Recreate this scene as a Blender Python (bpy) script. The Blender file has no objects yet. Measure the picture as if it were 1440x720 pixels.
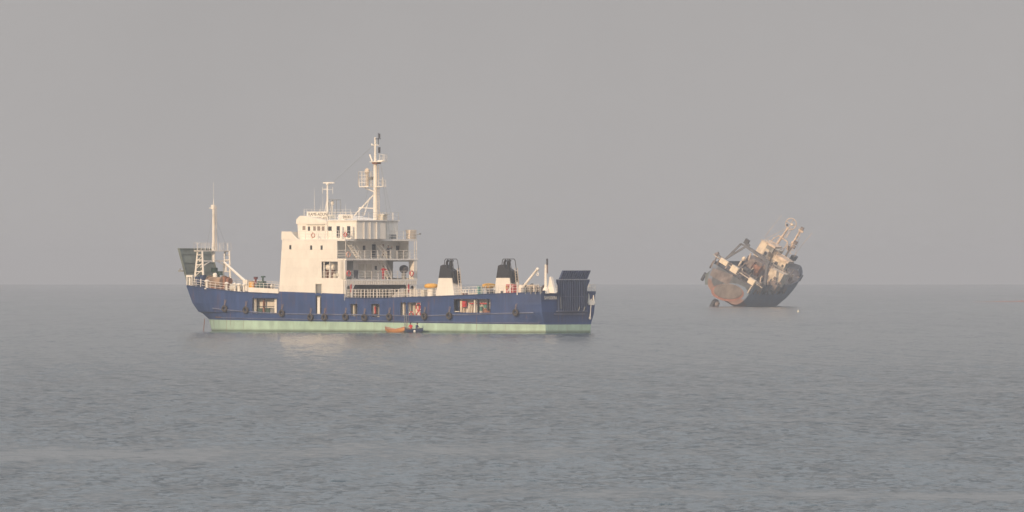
import bpy, bmesh, math, random
import numpy as np
from mathutils import Vector, Matrix
R = math.radians
random.seed(4)
S = bpy.context.scene
COL = S.collection

# ------------------------------------------------------------------ camera
F = 15675.0                      # focal length in photo pixels (1440 wide)
RE = 7.4e6                       # earth radius with refraction: the sea really curves away below eye level
C0 = 1500.0**2/(2*RE)
H = 8.5
for _ in range(60):              # eye height for which the sea horizon falls on row 400 and the ferry's waterline on row 468
    YE = 400 - F*math.sqrt(2*H/RE); H = (468-YE)/F*1500 - C0
cd = bpy.data.cameras.new('camera'); cam = bpy.data.objects.new('camera', cd); COL.objects.link(cam)
cd.sensor_width = 36; cd.lens = 36 * F / 1440
cd.clip_start = 5; cd.clip_end = 400000
cam.location = (0, 0, H); cam.rotation_euler = (math.pi/2 + math.atan((YE-360) / F), 0, 0)
S.camera = cam

# ------------------------------------------------------------------ sky and sun
SUN_EL, SUN_AZ = R(17), R(30)     # azimuth measured from behind the camera towards the left
to_sun = Vector((-math.sin(SUN_AZ)*math.cos(SUN_EL), -math.cos(SUN_AZ)*math.cos(SUN_EL), math.sin(SUN_EL)))
w = bpy.data.worlds.new('World'); S.world = w; w.use_nodes = True
nt = w.node_tree; nt.nodes.clear()
out = nt.nodes.new('ShaderNodeOutputWorld'); bg = nt.nodes.new('ShaderNodeBackground')
sky = nt.nodes.new('ShaderNodeTexSky'); sky.sky_type = 'NISHITA'; sky.sun_disc = False
sky.sun_elevation = SUN_EL; sky.sun_rotation = math.atan2(to_sun.x, to_sun.y)
sky.dust_density = 6; sky.air_density = 1.0; sky.ozone_density = 1.0
bg.inputs['Strength'].default_value = 0.1
tc = nt.nodes.new('ShaderNodeTexCoord'); sep = nt.nodes.new('ShaderNodeSeparateXYZ')
hz2 = nt.nodes.new('ShaderNodeMapRange'); hz2.inputs[1].default_value = .22; hz2.inputs[2].default_value = .6
hz2.inputs[3].default_value = 1.0; hz2.inputs[4].default_value = 5.2
hmul = nt.nodes.new('ShaderNodeVectorMath'); hmul.operation = 'SCALE'; hmul.inputs[0].default_value = (4.22, 4.06, 4.01)
mot = nt.nodes.new('ShaderNodeTexNoise'); mot.inputs['Scale'].default_value = 26; mot.inputs['Detail'].default_value = 3
mmap = nt.nodes.new('ShaderNodeMapRange'); mmap.inputs[1].default_value = .3; mmap.inputs[2].default_value = .7; mmap.inputs[3].default_value = .965; mmap.inputs[4].default_value = 1.03
mml = nt.nodes.new('ShaderNodeMath'); mml.operation = 'MULTIPLY'
ramp = nt.nodes.new('ShaderNodeValToRGB')
cr = ramp.color_ramp
cr.elements[0].position = 0.0; cr.elements[0].color = (1, 1, 1, 1)
cr.elements[1].position = 0.75; cr.elements[1].color = (0.35, 0.35, 0.35, 1)
mix = nt.nodes.new('ShaderNodeMix'); mix.data_type = 'RGBA'

nt.links.new(tc.outputs['Generated'], sep.inputs[0]); nt.links.new(sep.outputs['Z'], ramp.inputs[0])
nt.links.new(sep.outputs['Z'], hz2.inputs[0]); nt.links.new(tc.outputs['Generated'], mot.inputs['Vector']); nt.links.new(mot.outputs['Fac'], mmap.inputs[0]); nt.links.new(hz2.outputs[0], mml.inputs[0]); nt.links.new(mmap.outputs[0], mml.inputs[1]); nt.links.new(mml.outputs[0], hmul.inputs['Scale']); nt.links.new(hmul.outputs[0], mix.inputs['B'])
nt.links.new(ramp.outputs[0], mix.inputs['Factor']); nt.links.new(sky.outputs[0], mix.inputs['A'])
nt.links.new(mix.outputs['Result'], bg.inputs['Color']); nt.links.new(bg.outputs[0], out.inputs['Surface'])

sd = bpy.data.lights.new('sun', 'SUN'); so = bpy.data.objects.new('sun', sd); COL.objects.link(so)
sd.energy = 3.0; sd.angle = R(0.8); sd.color = (1.0, 0.70, 0.42)
so.rotation_euler = to_sun.to_track_quat('Z', 'Y').to_euler(); so.location = (-300, 0, 400)

S.view_settings.view_transform = 'Standard'; S.view_settings.look = 'None'
S.view_settings.exposure = 0.0; S.view_settings.gamma = 1.0
S.render.resolution_x = 1024; S.render.resolution_y = 512
S.cycles.volume_bounces = 1; S.cycles.max_bounces = 8

# ------------------------------------------------------------------ helpers
def tag(o, label=None, cat=None, group=None, kind=None):
    if label: o['label'] = label
    if cat: o['category'] = cat
    if group: o['group'] = group
    if kind: o['kind'] = kind
    return o
def empty(name, loc=(0, 0, 0), rot=(0, 0, 0)):
    o = bpy.data.objects.new(name, None); COL.objects.link(o)
    o.location = loc; o.rotation_euler = rot; return o

class MB:
    def __init__(s): s.v = []; s.f = []
    def add(s, vs, fs):
        n = len(s.v); s.v += [tuple(v) for v in vs]; s.f += [tuple(i + n for i in f) for f in fs]; return s
    def box(s, x0, x1, y0, y1, z0, z1):
        vs = [(x, y, z) for x in (x0, x1) for y in (y0, y1) for z in (z0, z1)]
        return s.add(vs, [(0,1,3,2),(4,6,7,5),(0,4,5,1),(2,3,7,6),(0,2,6,4),(1,5,7,3)])
    def hexa(s, bot, top):
        n = len(bot)
        fs = [tuple(range(n))[::-1], tuple(range(n, 2*n))] + [(i, (i+1) % n, n+(i+1) % n, n+i) for i in range(n)]
        return s.add(list(bot) + list(top), fs)
    def prism_y(s, poly, y0, y1):              # poly of (x, z)
        return s.hexa([(x, y0, z) for x, z in poly], [(x, y1, z) for x, z in poly])
    def prism_x(s, poly, x0, x1):              # poly of (y, z)
        return s.hexa([(x0, y, z) for y, z in poly], [(x1, y, z) for y, z in poly])
    def prism_z(s, poly, z0, z1):
        return s.hexa([(x, y, z0) for x, y in poly], [(x, y, z1) for x, y in poly])
    def tube(s, p, q, r, r2=None, n=6, roll=0):
        p, q = Vector(p), Vector(q); r2 = r if r2 is None else r2
        d = (q - p).normalized(); u = d.orthogonal().normalized()
        if abs(d.z) < .99: u = d.cross(Vector((0, 0, 1))).normalized()
        w_ = d.cross(u)
        ring = lambda c, rr: [c + (u*math.cos(2*math.pi*i/n + roll) + w_*math.sin(2*math.pi*i/n + roll))*rr for i in range(n)]
        return s.hexa(ring(p, r), ring(q, r2))
    def bar(s, p, q, a):                         # square section
        return s.tube(p, q, a*0.707, n=4, roll=math.pi/4)
    def path(s, pts, r, n=6):
        for a, b in zip(pts, pts[1:]): s.tube(a, b, r, n=n)
        return s
    def lathe(s, prof, c=(0, 0, 0), n=14, ax='Z'):   # prof (r, h)
        vs = []
        for r, h in prof:
            for i in range(n):
                a = 2*math.pi*i/n; x, y = r*math.cos(a), r*math.sin(a)
                p = {'Z': (x, y, h), 'Y': (x, h, y), 'X': (h, x, y)}[ax]
                vs.append((c[0]+p[0], c[1]+p[1], c[2]+p[2]))
        m = len(prof)
        fs = [(j*n+i, j*n+(i+1) % n, (j+1)*n+(i+1) % n, (j+1)*n+i) for j in range(m-1) for i in range(n)]
        fs += [tuple(range(n))[::-1], tuple(range((m-1)*n, m*n))]
        return s.add(vs, fs)
    def ball(s, c, r, n=10, sz=1):
        return s.lathe([(max(r*math.sin(math.pi*k/8), .001), -r*sz*math.cos(math.pi*k/8)) for k in range(9)], c, n)
    def torus(s, c, R_, r, ax='Y', n=18, m=8):
        vs = []
        for i in range(n):
            a = 2*math.pi*i/n
            for j in range(m):
                b = 2*math.pi*j/m; rr = R_ + r*math.cos(b); t = r*math.sin(b)
                x, y = rr*math.cos(a), rr*math.sin(a)
                p = {'Y': (x, t, y), 'X': (t, x, y), 'Z': (x, y, t)}[ax]
                vs.append((c[0]+p[0], c[1]+p[1], c[2]+p[2]))
        return s.add(vs, [(i*m+j, ((i+1) % n)*m+j, ((i+1) % n)*m+(j+1) % m, i*m+(j+1) % m) for i in range(n) for j in range(m)])
    def build(s, name, mat, parent=None, smooth=False, loc=None, bevel=0):
        me = bpy.data.meshes.new(name); me.from_pydata(s.v, [], s.f)
        bm = bmesh.new(); bm.from_mesh(me); bmesh.ops.recalc_face_normals(bm, faces=bm.faces); bm.to_mesh(me); bm.free()
        o = bpy.data.objects.new(name, me); COL.objects.link(o)
        for m_ in (mat if isinstance(mat, (list, tuple)) else [mat]): me.materials.append(m_)
        if parent: o.parent = parent
        if loc: o.location = loc
        if smooth:
            for p in me.polygons: p.use_smooth = True
        if bevel:
            b = o.modifiers.new('bevel', 'BEVEL'); b.width = bevel; b.segments = 2; b.limit_method = 'ANGLE'
        return o
def B(name, x0, x1, y0, y1, z0, z1, mat, parent, **k): return MB().box(x0, x1, y0, y1, z0, z1).build(name, mat, parent, **k)

# ------------------------------------------------------------------ materials
def newmat(name):
    m = bpy.data.materials.new(name); m.use_nodes = True
    return m, m.node_tree, m.node_tree.nodes['Principled BSDF']
def noise(t, scale, vec, detail=4, rough=.55):
    n = t.nodes.new('ShaderNodeTexNoise'); n.inputs['Scale'].default_value = scale
    n.inputs['Detail'].default_value = detail; n.inputs['Roughness'].default_value = rough
    t.links.new(vec, n.inputs['Vector']); return n.outputs['Fac']
def mapping(t, vec, sc):
    m = t.nodes.new('ShaderNodeMapping'); m.inputs['Scale'].default_value = sc; t.links.new(vec, m.inputs['Vector']); return m.outputs[0]
def rmp(t, fac, a, b, ca=(0, 0, 0, 1), cb=(1, 1, 1, 1)):
    r = t.nodes.new('ShaderNodeValToRGB'); e = r.color_ramp.elements
    e[0].position = a; e[0].color = ca; e[1].position = b; e[1].color = cb
    t.links.new(fac, r.inputs[0]); return r.outputs[0]
def mixc(t, fac, a, b):
    m = t.nodes.new('ShaderNodeMix'); m.data_type = 'RGBA'
    for k, v in (('Factor', fac), ('A', a), ('B', b)):
        if isinstance(v, (tuple, float)): m.inputs[k].default_value = v
        else: t.links.new(v, m.inputs[k])
    return m.outputs['Result']
def plates(t, tcn, col, amt, wd=3.2, ht=1.25):
    """slightly different tone from one welded plate to the next"""
    sx = t.nodes.new('ShaderNodeSeparateXYZ'); cx_ = t.nodes.new('ShaderNodeCombineXYZ'); t.links.new(tcn, sx.inputs[0])
    t.links.new(sx.outputs['X'], cx_.inputs['X']); t.links.new(sx.outputs['Z'], cx_.inputs['Y'])
    b_ = t.nodes.new('ShaderNodeTexBrick'); t.links.new(cx_.outputs[0], b_.inputs['Vector'])
    b_.inputs['Scale'].default_value = 1; b_.inputs['Brick Width'].default_value = wd; b_.inputs['Row Height'].default_value = ht; b_.inputs['Mortar Size'].default_value = .02
    b_.inputs['Color1'].default_value = (1-amt,)*3+(1,); b_.inputs['Color2'].default_value = (1, 1, 1, 1); b_.inputs['Mortar'].default_value = (1-2.5*amt,)*3+(1,)
    m_ = t.nodes.new('ShaderNodeMix'); m_.data_type = 'RGBA'; m_.blend_type = 'MULTIPLY'; m_.inputs['Factor'].default_value = 1
    t.links.new(col, m_.inputs['A']); t.links.new(b_.outputs['Color'], m_.inputs['B']); return m_.outputs['Result']
def paint(name, c, rough=.55, rust=.25, vary=.12, rustc=(.18, .075, .035, 1), metal=0.0):
    """painted steel: faded patches and thin vertical rust runs"""
    m, t, b = newmat(name); c = tuple(c) + (1,)
    tcn = t.nodes.new('ShaderNodeTexCoord').outputs['Object']
    pat = noise(t, .9, mapping(t, tcn, (1, 1, .6)))
    dark = tuple(x*(1-2*vary) for x in c[:3]) + (1,); lite = tuple(min(1, x*(1+vary)+.01*vary) for x in c[:3]) + (1,)
    base = rmp(t, pat, .3, .7, dark, lite)
    if name == 'cream_shell_paint': base = plates(t, tcn, base, .045)
    run = rmp(t, noise(t, 1.0, mapping(t, tcn, (3.2, 3.2, .28)), 6, .65), .60, .74)
    spot = rmp(t, noise(t, 2.3, tcn, 6, .7), .60, .72)
    mm = t.nodes.new('ShaderNodeMath'); mm.operation = 'MAXIMUM'; t.links.new(run, mm.inputs[0]); t.links.new(spot, mm.inputs[1])
    m2 = t.nodes.new('ShaderNodeMath'); m2.operation = 'MULTIPLY'; t.links.new(mm.outputs[0], m2.inputs[0]); m2.inputs[1].default_value = rust
    t.links.new(mixc(t, m2.outputs[0], base, rustc), b.inputs['Base Color'])
    b.inputs['Roughness'].default_value = rough; b.inputs['Metallic'].default_value = metal
    return m
M = dict(
    white=paint('white_paint', (.80, .78, .74), .5, .10, .05),
    whiter=paint('white_paint_rusty', (.78, .75, .70), .55, .42, .08),
    shellw=paint('cream_shell_paint', (.84, .81, .75), .5, .13, .04),
    green=paint('boot_green', (.36, .58, .42), .7, .35, .12),
    black=paint('soot_black', (.018, .02, .026), .7, .1, .2),
    dark=paint('dark_steel', (.05, .055, .07), .6, .35, .2),
    glass=paint('window_glass', (.03, .035, .045), .12, 0, .05),
    grey=paint('grey_steel', (.26, .27, .27), .6, .4, .12),
    rampg=paint('bow_ramp_grey', (.15, .18, .165), .7, .45, .15),
    red=paint('red_paint', (.55, .05, .05), .55, .15),
    yellow=paint('yellow_paint', (.75, .40, .05), .55, .2),
    orange=paint('orange_paint', (.55, .26, .09), .5, .1),
    teal=paint('teal_paint', (.10, .28, .26), .6, .2),
    dgreen=paint('dark_green_paint', (.05, .10, .085), .6, .2),
    navy=paint('navy_paint', (.022, .045, .12), .55, .25),
    deck=paint('deck_paint', (.16, .10, .075), .8, .4),
    faded=paint('faded_red', (.62, .36, .28), .7, .2),
    rope=paint('old_rope', (.34, .24, .17), .9, .4, .25),
    rubber=paint('tyre_rubber', (.055, .05, .05), .85, .3, .2),
    brown=paint('rust_brown', (.28, .13, .08), .8, .5, .25),
    cream=paint('trawler_cream', (.72, .62, .50), .6, .75, .18),
    creamb=paint('trawler_cream_bright', (.80, .68, .52), .5, .3, .1),
    trust=paint('trawler_rusty_steel', (.23, .19, .18), .8, .7, .3),
    tmast=paint('trawler_mast_paint', (.70, .56, .44), .7, .6, .2),
    skin=paint('skin', (.30, .17, .11), .6, 0, .05),
    cream2=paint('inner_paint', (.66, .64, .56), .6, .35, .1),
)
def hull_mat(name, blue, boot, boot_z, rust):
    m, t, b = newmat(name)
    tcn = t.nodes.new('ShaderNodeTexCoord').outputs['Object']
    sx = t.nodes.new('ShaderNodeSeparateXYZ'); t.links.new(tcn, sx.inputs[0])
    pat = noise(t, .35, mapping(t, tcn, (1, 1, 1.4)), 5)
    bl = rmp(t, pat, .3, .72, tuple(x*.82 for x in blue)+(1,), tuple(x*1.25 for x in blue)+(1,))
    streak = rmp(t, noise(t, 1, mapping(t, tcn, (2.2, 2.2, .12)), 5, .7), .5, .85)
    bl = mixc(t, streak, bl, tuple(min(1, x*1.6+.015) for x in blue)+(1,))
    gr = rmp(t, noise(t, .8, mapping(t, tcn, (1, 1, .5)), 5), .3, .7, tuple(x*.78 for x in boot)+(1,), tuple(min(1, x*1.1) for x in boot)+(1,))
    # weed and grime band of its own along the waterline
    wl = rmp(t, sx.outputs['Z'], .10, .42, (.13, .14, .09, 1), (1, 1, 1, 1))
    mul = t.nodes.new('ShaderNodeMix'); mul.data_type = 'RGBA'; mul.blend_type = 'MULTIPLY'; mul.inputs['Factor'].default_value = .8
    t.links.new(gr, mul.inputs['A']); t.links.new(wl, mul.inputs['B'])
    z = t.nodes.new('ShaderNodeMath'); z.operation = 'MULTIPLY_ADD'   # boot-top line rises a little forward
    t.links.new(sx.outputs['X'], z.inputs[0]); z.inputs[1].default_value = .0075; t.links.new(sx.outputs['Z'], z.inputs[2])
    gt = t.nodes.new('ShaderNodeMath'); gt.operation = 'GREATER_THAN'; t.links.new(z.outputs[0], gt.inputs[0]); gt.inputs[1].default_value = boot_z
    base = mixc(t, gt.outputs[0], mul.outputs['Result'], bl)
    run = rmp(t, noise(t, 1, mapping(t, tcn, (1.7, 1.7, .10)), 7, .7), .575, .68)
    m2 = t.nodes.new('ShaderNodeMath'); m2.operation = 'MULTIPLY'; t.links.new(run, m2.inputs[0]); m2.inputs[1].default_value = rust
    base = plates(t, tcn, base, .10, 5, 1.4)
    base = mixc(t, m2.outputs[0], base, (.20, .09, .05, 1))
    t.links.new(base, b.inputs['Base Color']); b.inputs['Roughness'].default_value = .5
    bp = t.nodes.new('ShaderNodeBump'); bp.inputs['Strength'].default_value = .5; bp.inputs['Distance'].default_value = .05
    t.links.new(noise(t, .7, tcn, 3), bp.inputs['Height']); t.links.new(bp.outputs[0], b.inputs['Normal'])
    return m
M['hull'] = hull_mat('ferry_hull_paint', (.021, .054, .172), (.42, .60, .49), 1.12, .62)

# ------------------------------------------------------------------ water
SLOPE, RIP = .195, .40
def make_water():
    m, t, b = newmat('sea_water')
    b.inputs['Base Color'].default_value = (.026, .054, .074, 1)
    b.inputs['Roughness'].default_value = .13; b.inputs['IOR'].default_value = 1.33
    P = t.nodes.new('ShaderNodeNewGeometry').outputs['Position']
    def ncol(sc, detail):
        n = t.nodes.new('ShaderNodeTexNoise'); n.inputs['Scale'].default_value = 1; n.inputs['Detail'].default_value = detail; n.inputs['Roughness'].default_value = .6
        t.links.new(mapping(t, P, sc), n.inputs['Vector']); return n.outputs['Color']
    def vm(op, a_, b_=None, scale=None):
        v = t.nodes.new('ShaderNodeVectorMath'); v.operation = op
        for i_, q_ in enumerate((a_, b_)):
            if q_ is None: continue
            if isinstance(q_, tuple): v.inputs[i_].default_value = q_
            else: t.links.new(q_, v.inputs[i_])
        if scale is not None:
            if isinstance(scale, float): v.inputs['Scale'].default_value = scale
            else: t.links.new(scale, v.inputs['Scale'])
        return v.outputs[0]
    # wave slopes at three sizes: wind ripples, short chop, slow swell; wide calmer slicks between
    def sub(sc, det, amp): return vm('MULTIPLY', vm('SUBTRACT', ncol(sc, det), (.5, .5, .5)), amp)
    c1 = sub((3.0, .6, 1), 3, (.55, RIP, 0))
    c2 = sub((1.0, .12, 1), 3, (.2, .34, 0))
    c3 = sub((.30, .018, 1), 3, (.08, .26, 0))
    c3 = vm('ADD', c3, sub((.02, .0022, 1), 3, (.02, .12, 0)))
    at = t.nodes.new('ShaderNodeAttribute'); at.attribute_name = 'rough_patch'
    sl = t.nodes.new('ShaderNodeSeparateColor'); t.links.new(at.outputs['Color'], sl.inputs[0])
    tot = vm('SCALE', vm('ADD', vm('ADD', c1, c2), c3), None, sl.outputs[0])
    nrm = vm('NORMALIZE', vm('ADD', tot, t.nodes['Geometry'].outputs['Normal']))
    t.links.new(nrm, b.inputs['Normal'])
    # one sheet: a finely waved fan of water out to 2.6 km, smooth curved sea beyond it to the horizon and to the sides
    rng = np.random.default_rng(7)
    D0, D1 = 385.0, 2600.0
    D = [D0]
    while D[-1] < D1: D.append(D[-1]*(1 + .0006*(1 + max(0, D[-1]-500)/1100)))
    nw = len(D)
    while D[-1] < 17000: D.append(D[-1]*1.012)
    D = np.array([-2500, -600, 0, 150, 300] + D, dtype=np.float32); nr = len(D); r0 = 5; nw += r0
    DY = np.gradient(D)
    side = [.053, .056, .062, .075, .1, .15, .25, .45, .9, 2, 4]
    U = np.concatenate([-np.array(side[::-1]), np.linspace(-.052, .052, 1300), np.array(side)]).astype(np.float32); nc = len(U); ns = len(side)
    Xg = np.maximum(np.abs(D), D0)[:, None]*U[None, :]; Yg = np.broadcast_to(D[:, None], Xg.shape)
    calm = np.zeros_like(Xg)                      # slicks: long calm bands lying across the view, their edges wandering
    for py, pw, a_, sk_ in ((638, 12, .90, .05), (697, 7, .90, -.05), (664, 2.8, .5, .1), (590, 3, .5, -.08), (612, 2, .45, .05), (546, 3.5, .45, .1), (508, 3, .35, 0), (462, 3.5, .8, .1), (442, 2.5, .5, 0)):
        c_ = H*F/(py-YE); w_ = c_*c_/(H*F)*pw; e_ = c_/450
        wob = w_*(.42*np.sin(Xg*.045/e_+py) + .25*np.sin(Xg*.13/e_+Yg*.01+py*2) + .18*np.sin(Xg*.31/e_+2.2+Yg*.03) + .14*np.sin(Xg*.9/e_+Yg*.1) + .14*np.sin(Xg*2.1/e_-Yg*.17+py) + .12*np.sin(Xg*4.7/e_+Yg*.33) + .1*np.sin(Xg*9.1/e_+Yg*.6/e_))
        d_ = Yg + wob + sk_*Xg - c_
        if py == 462: a_ = a_*np.clip(.5+(Xg-10)/40, .1, 1)
        calm = np.maximum(calm, a_*np.exp(-np.abs(d_/w_)**2.5)*np.clip(.62+.45*np.sin(Xg*(.11/e_)+py)+.22*np.sin(Xg*.37/e_+Yg*.02+py*3)+.18*np.sin(Xg*1.3/e_-Yg*.05), .1, 1))
    patch = 1-calm
    Z = np.zeros_like(Xg)
    N = 64; lam = np.exp(rng.uniform(math.log(.30), math.log(3.0), N)); th = rng.normal(0, .8, N); ph = rng.uniform(0, 6.283, N)
    slope = SLOPE*math.sqrt(2/N)
    for l_, t_, p_ in zip(lam, th, ph):
        k_ = 2*math.pi/l_; kx, ky = k_*math.sin(t_), k_*math.cos(t_)
        att = np.clip((l_/(DY*max(.3, math.cos(t_)))-2.0)/1.5, 0, 1)
        att[:r0] = 0; att[nw:] = 0; n_ok = nw
        if att.max() <= 0: continue
        amp = slope*l_/(2*math.pi)*min(1, 1.8/l_)**.5
        n_ok = int(np.nonzero(att > 0)[0].max())+1
        w_ = Xg[:n_ok]*kx + Yg[:n_ok]*ky + p_
        Z[:n_ok] += amp*att[:n_ok, None]*np.sin(w_.astype(np.float32))*(patch[:n_ok] if l_ < 1 else .15+.85*patch[:n_ok])
    edge = np.clip((D-D0)/3, 0, 1)*np.clip((D1-D)/300, 0, 1)
    Z *= edge[:, None]*np.clip((.052-np.abs(U))/.001, 0, 1)[None, :]
    Z -= (Xg**2 + Yg**2)/(2*RE)
    V = np.stack([Xg, Yg, Z], -1).reshape(-1, 3).astype(np.float32)
    i_ = (np.arange(nr-1)[:, None]*nc + np.arange(nc-1)[None, :]).reshape(-1)
    Q = np.stack([i_, i_+1, i_+nc+1, i_+nc], -1).astype(np.int32)
    me = bpy.data.meshes.new('water'); me.vertices.add(len(V)); me.vertices.foreach_set('co', V.ravel())
    me.loops.add(Q.size); me.loops.foreach_set('vertex_index', Q.ravel())
    me.polygons.add(len(Q)); me.polygons.foreach_set('loop_start', np.arange(0, Q.size, 4, dtype=np.int32)); me.polygons.foreach_set('loop_total', np.full(len(Q), 4, dtype=np.int32))
    me.polygons.foreach_set('use_smooth', np.ones(len(Q), dtype=bool))
    at_ = me.attributes.new('rough_patch', 'FLOAT', 'POINT'); at_.data.foreach_set('value', patch.ravel().astype(np.float32))
    me.update(); me.validate()
    o = bpy.data.objects.new('water', me); COL.objects.link(o); me.materials.append(m)
    tag(o, kind='structure')
make_water()

# ================================================================== FERRY
TH = R(43); ct, st = math.cos(TH), math.sin(TH)
X0, Y0 = (799-720)/F*1500, 1500.0
ferry = empty('landing_craft_ferry', (X0, Y0, -C0), (0, 0, -TH))
tag(ferry, 'long blue and cream landing craft ferry with green waterline, anchored upright on the left', 'ferry')
def port(x, y, Y=-7.1):            # photo point -> local (X, z) on the plane Y = const
    rx, rz = (x-720)/F, (YE-y)/F
    t = (Y + X0*st + Y0*ct)/(rx*st + ct)
    return (t*rx-X0)*ct - (t-Y0)*st, H + rz*t + C0
def aft(x, y, X):                  # photo point -> local (Y, z) on the plane X = const
    rx, rz = (x-720)/F, (YE-y)/F
    t = (X + X0*ct - Y0*st)/(rx*ct - st)
    return (t*rx-X0)*st + (t-Y0)*ct, H + rz*t + C0
def world(X, Y, Z): return (X0 + X*ct + Y*st, Y0 - X*st + Y*ct, Z - C0)
def lerp(a, b, t): return a + (b-a)*t
def interp(tab, x):
    if x <= tab[0][0]: return tab[0][1]
    for (a, va), (b, vb) in zip(tab, tab[1:]):
        if x <= b: return lerp(va, vb, (x-a)/(b-a))
    return tab[-1][1]

SHEER = [(-69, 6.3), (-62, 5.85), (-55, 5.4), (-47.3, 5.15), (-47.2, 5.5), (-34.85, 5.18), (-34.75, 4.62), (-28, 4.6), (-20, 4.8), (-14, 4.98), (-7, 5.22), (0, 5.45)]
TIP = [(-1, -64.0), (0, -64.5), (1.7, -65.1), (2.1, -65.8), (3.3, -67.5), (6.3, -69.0)]
sheer = lambda X: interp(SHEER, X)
def halfw(X, z):
    w_ = 7.1
    if X < -54: t = (-54-X)/15.0; w_ = 7.1 - 3.8*max(0, t)**1.7 - (.5*t if z < 2.5 else 0)
    if X > -8:
        t = ((X+8)/8.0)**1.4; we = interp([(0, 4.45), (1.1, 4.5), (2.4, 5.05), (3.2, 5.3), (6, 5.4)], z)
        w_ = lerp(7.1, we, t)
    return w_
def warp(X, z):
    if X >= -58: return X
    return -58 + (X+58)*(interp(TIP, z)+58)/(-69+58)
OPEN = []   # openings in the ship's side: x0,x1,z0,z1 from their photo corners
for a, b in [((355, 419), (390, 441)), ((444, 418), (452, 443)), ((493, 427), (503, 445)), ((522, 427), (534, 446)), ((563, 425), (571, 445)), ((573, 425), (592, 445)), ((638, 420), (690, 440))]:
    x0, z1 = port(*a); x1, z0 = port(*b); OPEN.append((x0, x1, z0, min(z1, 4.6)))
OPEN[1] = (OPEN[1][0], OPEN[1][1], OPEN[1][2], 5.0)
xs = sorted(set([-69, -68, -67, -66, -65, -64, -62, -60, -58, -56, -54, -51, -47.3, -47.2, -44, -34.85, -34.75, -31, -26.5, -19, -16.5, -11, -6.8, -5.5, -4, -2.6, -1.4, -.6, 0] + [v for o in OPEN for v in o[:2]]))
zs = sorted(set([-1.2, 0, .6, 1.2, 1.7] + [round(v, 3) for o in OPEN for v in o[2:]]))
def hz(X, k): return zs[k] if k < len(zs) else sheer(X)
hull = MB(); NZ = len(zs)+1
for sgn in (-1, 1):
    base = len(hull.v); n = len(xs)
    for X in xs:
        for k in range(NZ):
            z = hz(X, k) if k == NZ-1 else min(zs[k], sheer(X)-.01*(NZ-k))
            hull.v.append((warp(X, z), sgn*halfw(X, z), z))
    for i in range(n-1):
        for k in range(NZ-1):
            xm = (xs[i]+xs[i+1])/2; z0 = zs[k]; z1 = zs[k+1] if k+1 < len(zs) else sheer(xm); zm = (z0+z1)/2
            if k < NZ-1 and any(o[0] < xm < o[1] and o[2] < zm < o[3] for o in OPEN): continue
            a = base+i*NZ+k; q = (a, a+NZ, a+NZ+1, a+1)
            hull.f.append(q if sgn < 0 else q[::-1])
n = len(xs)
for k in range(NZ-1):                      # bow plate and transom
    a = k; b = n*NZ+k; hull.f.append((a, a+1, b+1, b))
    a = (n-1)*NZ+k; b = n*NZ+(n-1)*NZ+k; hull.f.append((a, b, b+1, a+1))
me = bpy.data.meshes.new('hull'); me.from_pydata(hull.v, [], hull.f)
hull_o = bpy.data.objects.new('hull', me); COL.objects.link(hull_o); hull_o.parent = ferry; me.materials.append(M['hull'])
sm = hull_o.modifiers.new('plate', 'SOLIDIFY'); sm.thickness = .10; sm.offset = -1
# rubbing strakes, coamings and welded seams
STRK = paint('worn_blue', (.13, .15, .24), .6, .4, .2)
def strake(tab, r=.07, x0=-64, x1=0, sg=(-1,)):
    for s_ in sg:
        sk = MB()
        X = x0; pts = []
        while X <= x1+.01:
            z = interp(tab, X); pts.append((warp(X, z), s_*(halfw(X, z)+.04), z)); X += 1.6
        for a, b in zip(pts, pts[1:]): sk.tube(a, b, r, n=6)
        sk.build('rubbing_strake', STRK, hull_o)
strake([(-64, 3.25), (-54, 2.75), (-47, 2.45), (-20, 2.25), (0, 2.75)], .085, -62, 0, (-1, 1))
strake([(-64, 1.9), (-47, 1.75), (-20, 1.45), (0, 1.3)], .05, -60, 0, (-1, 1))
for s_ in (-1, 1):
    for a, b in [(-68.6, -47.4), (-34.7, -.1)]:
        X = a; cap = MB()
        while X < b-.01:
            X2 = min(X+1.5, b); za, zb = sheer(X)+.03, sheer(X2)+.03
            cap.tube((warp(X, za), s_*halfw(X, za), za), (warp(X2, zb), s_*halfw(X2, zb), zb), .07); X = X2
        cap.build('gunwale', M['navy'], hull_o)
for x0, x1, z0, z1 in OPEN:
    t_ = .05; fr = MB()
    for p, q in [((x0, z0), (x1, z0)), ((x1, z0), (x1, z1)), ((x1, z1), (x0, z1)), ((x0, z1), (x0, z0))]:
        fr.bar((p[0], -7.13, p[1]), (q[0], -7.13, q[1]), .06)
    fr.build('opening_frame', M['hull'], hull_o)

# decks, well and casings
DK = [MB(), MB()]
def strip(X, X2, y0f, y1f, z0f, th=.12):
    for s_ in (-1, 1):
        dk = DK[s_ > 0]
        b = [(warp(X, 5), s_*y0f(X), z0f(X)-th), (warp(X2, 5), s_*y0f(X2), z0f(X2)-th), (warp(X2, 5), s_*y1f(X2), z0f(X2)-th), (warp(X, 5), s_*y1f(X), z0f(X)-th)]
        dk.hexa(b, [(x, y, z+th) for x, y, z in b])
dX = [-68.4, -66, -64, -62, -60, -58, -55, -51, -47.2]
for a, b in zip(dX, dX[1:]): strip(a, b, lambda X: 0.0 if X < -55.1 else 4.2, lambda X: halfw(X, 5)-.13, lambda X: sheer(X)-.12)
for dk in DK: dk.build('deck', M['deck'], ferry)
DK = [MB(), MB()]
dX = [-34.7, -31, -28, -24, -20, -17, -14, -11, -8, -6, -4, -2, -.15]
for a, b in zip(dX, dX[1:]): strip(a, b, lambda X: 4.2, lambda X: halfw(X, 5)-.13, lambda X: sheer(X)-.10)
for dk in DK: dk.build('deck', M['deck'], ferry)
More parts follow.
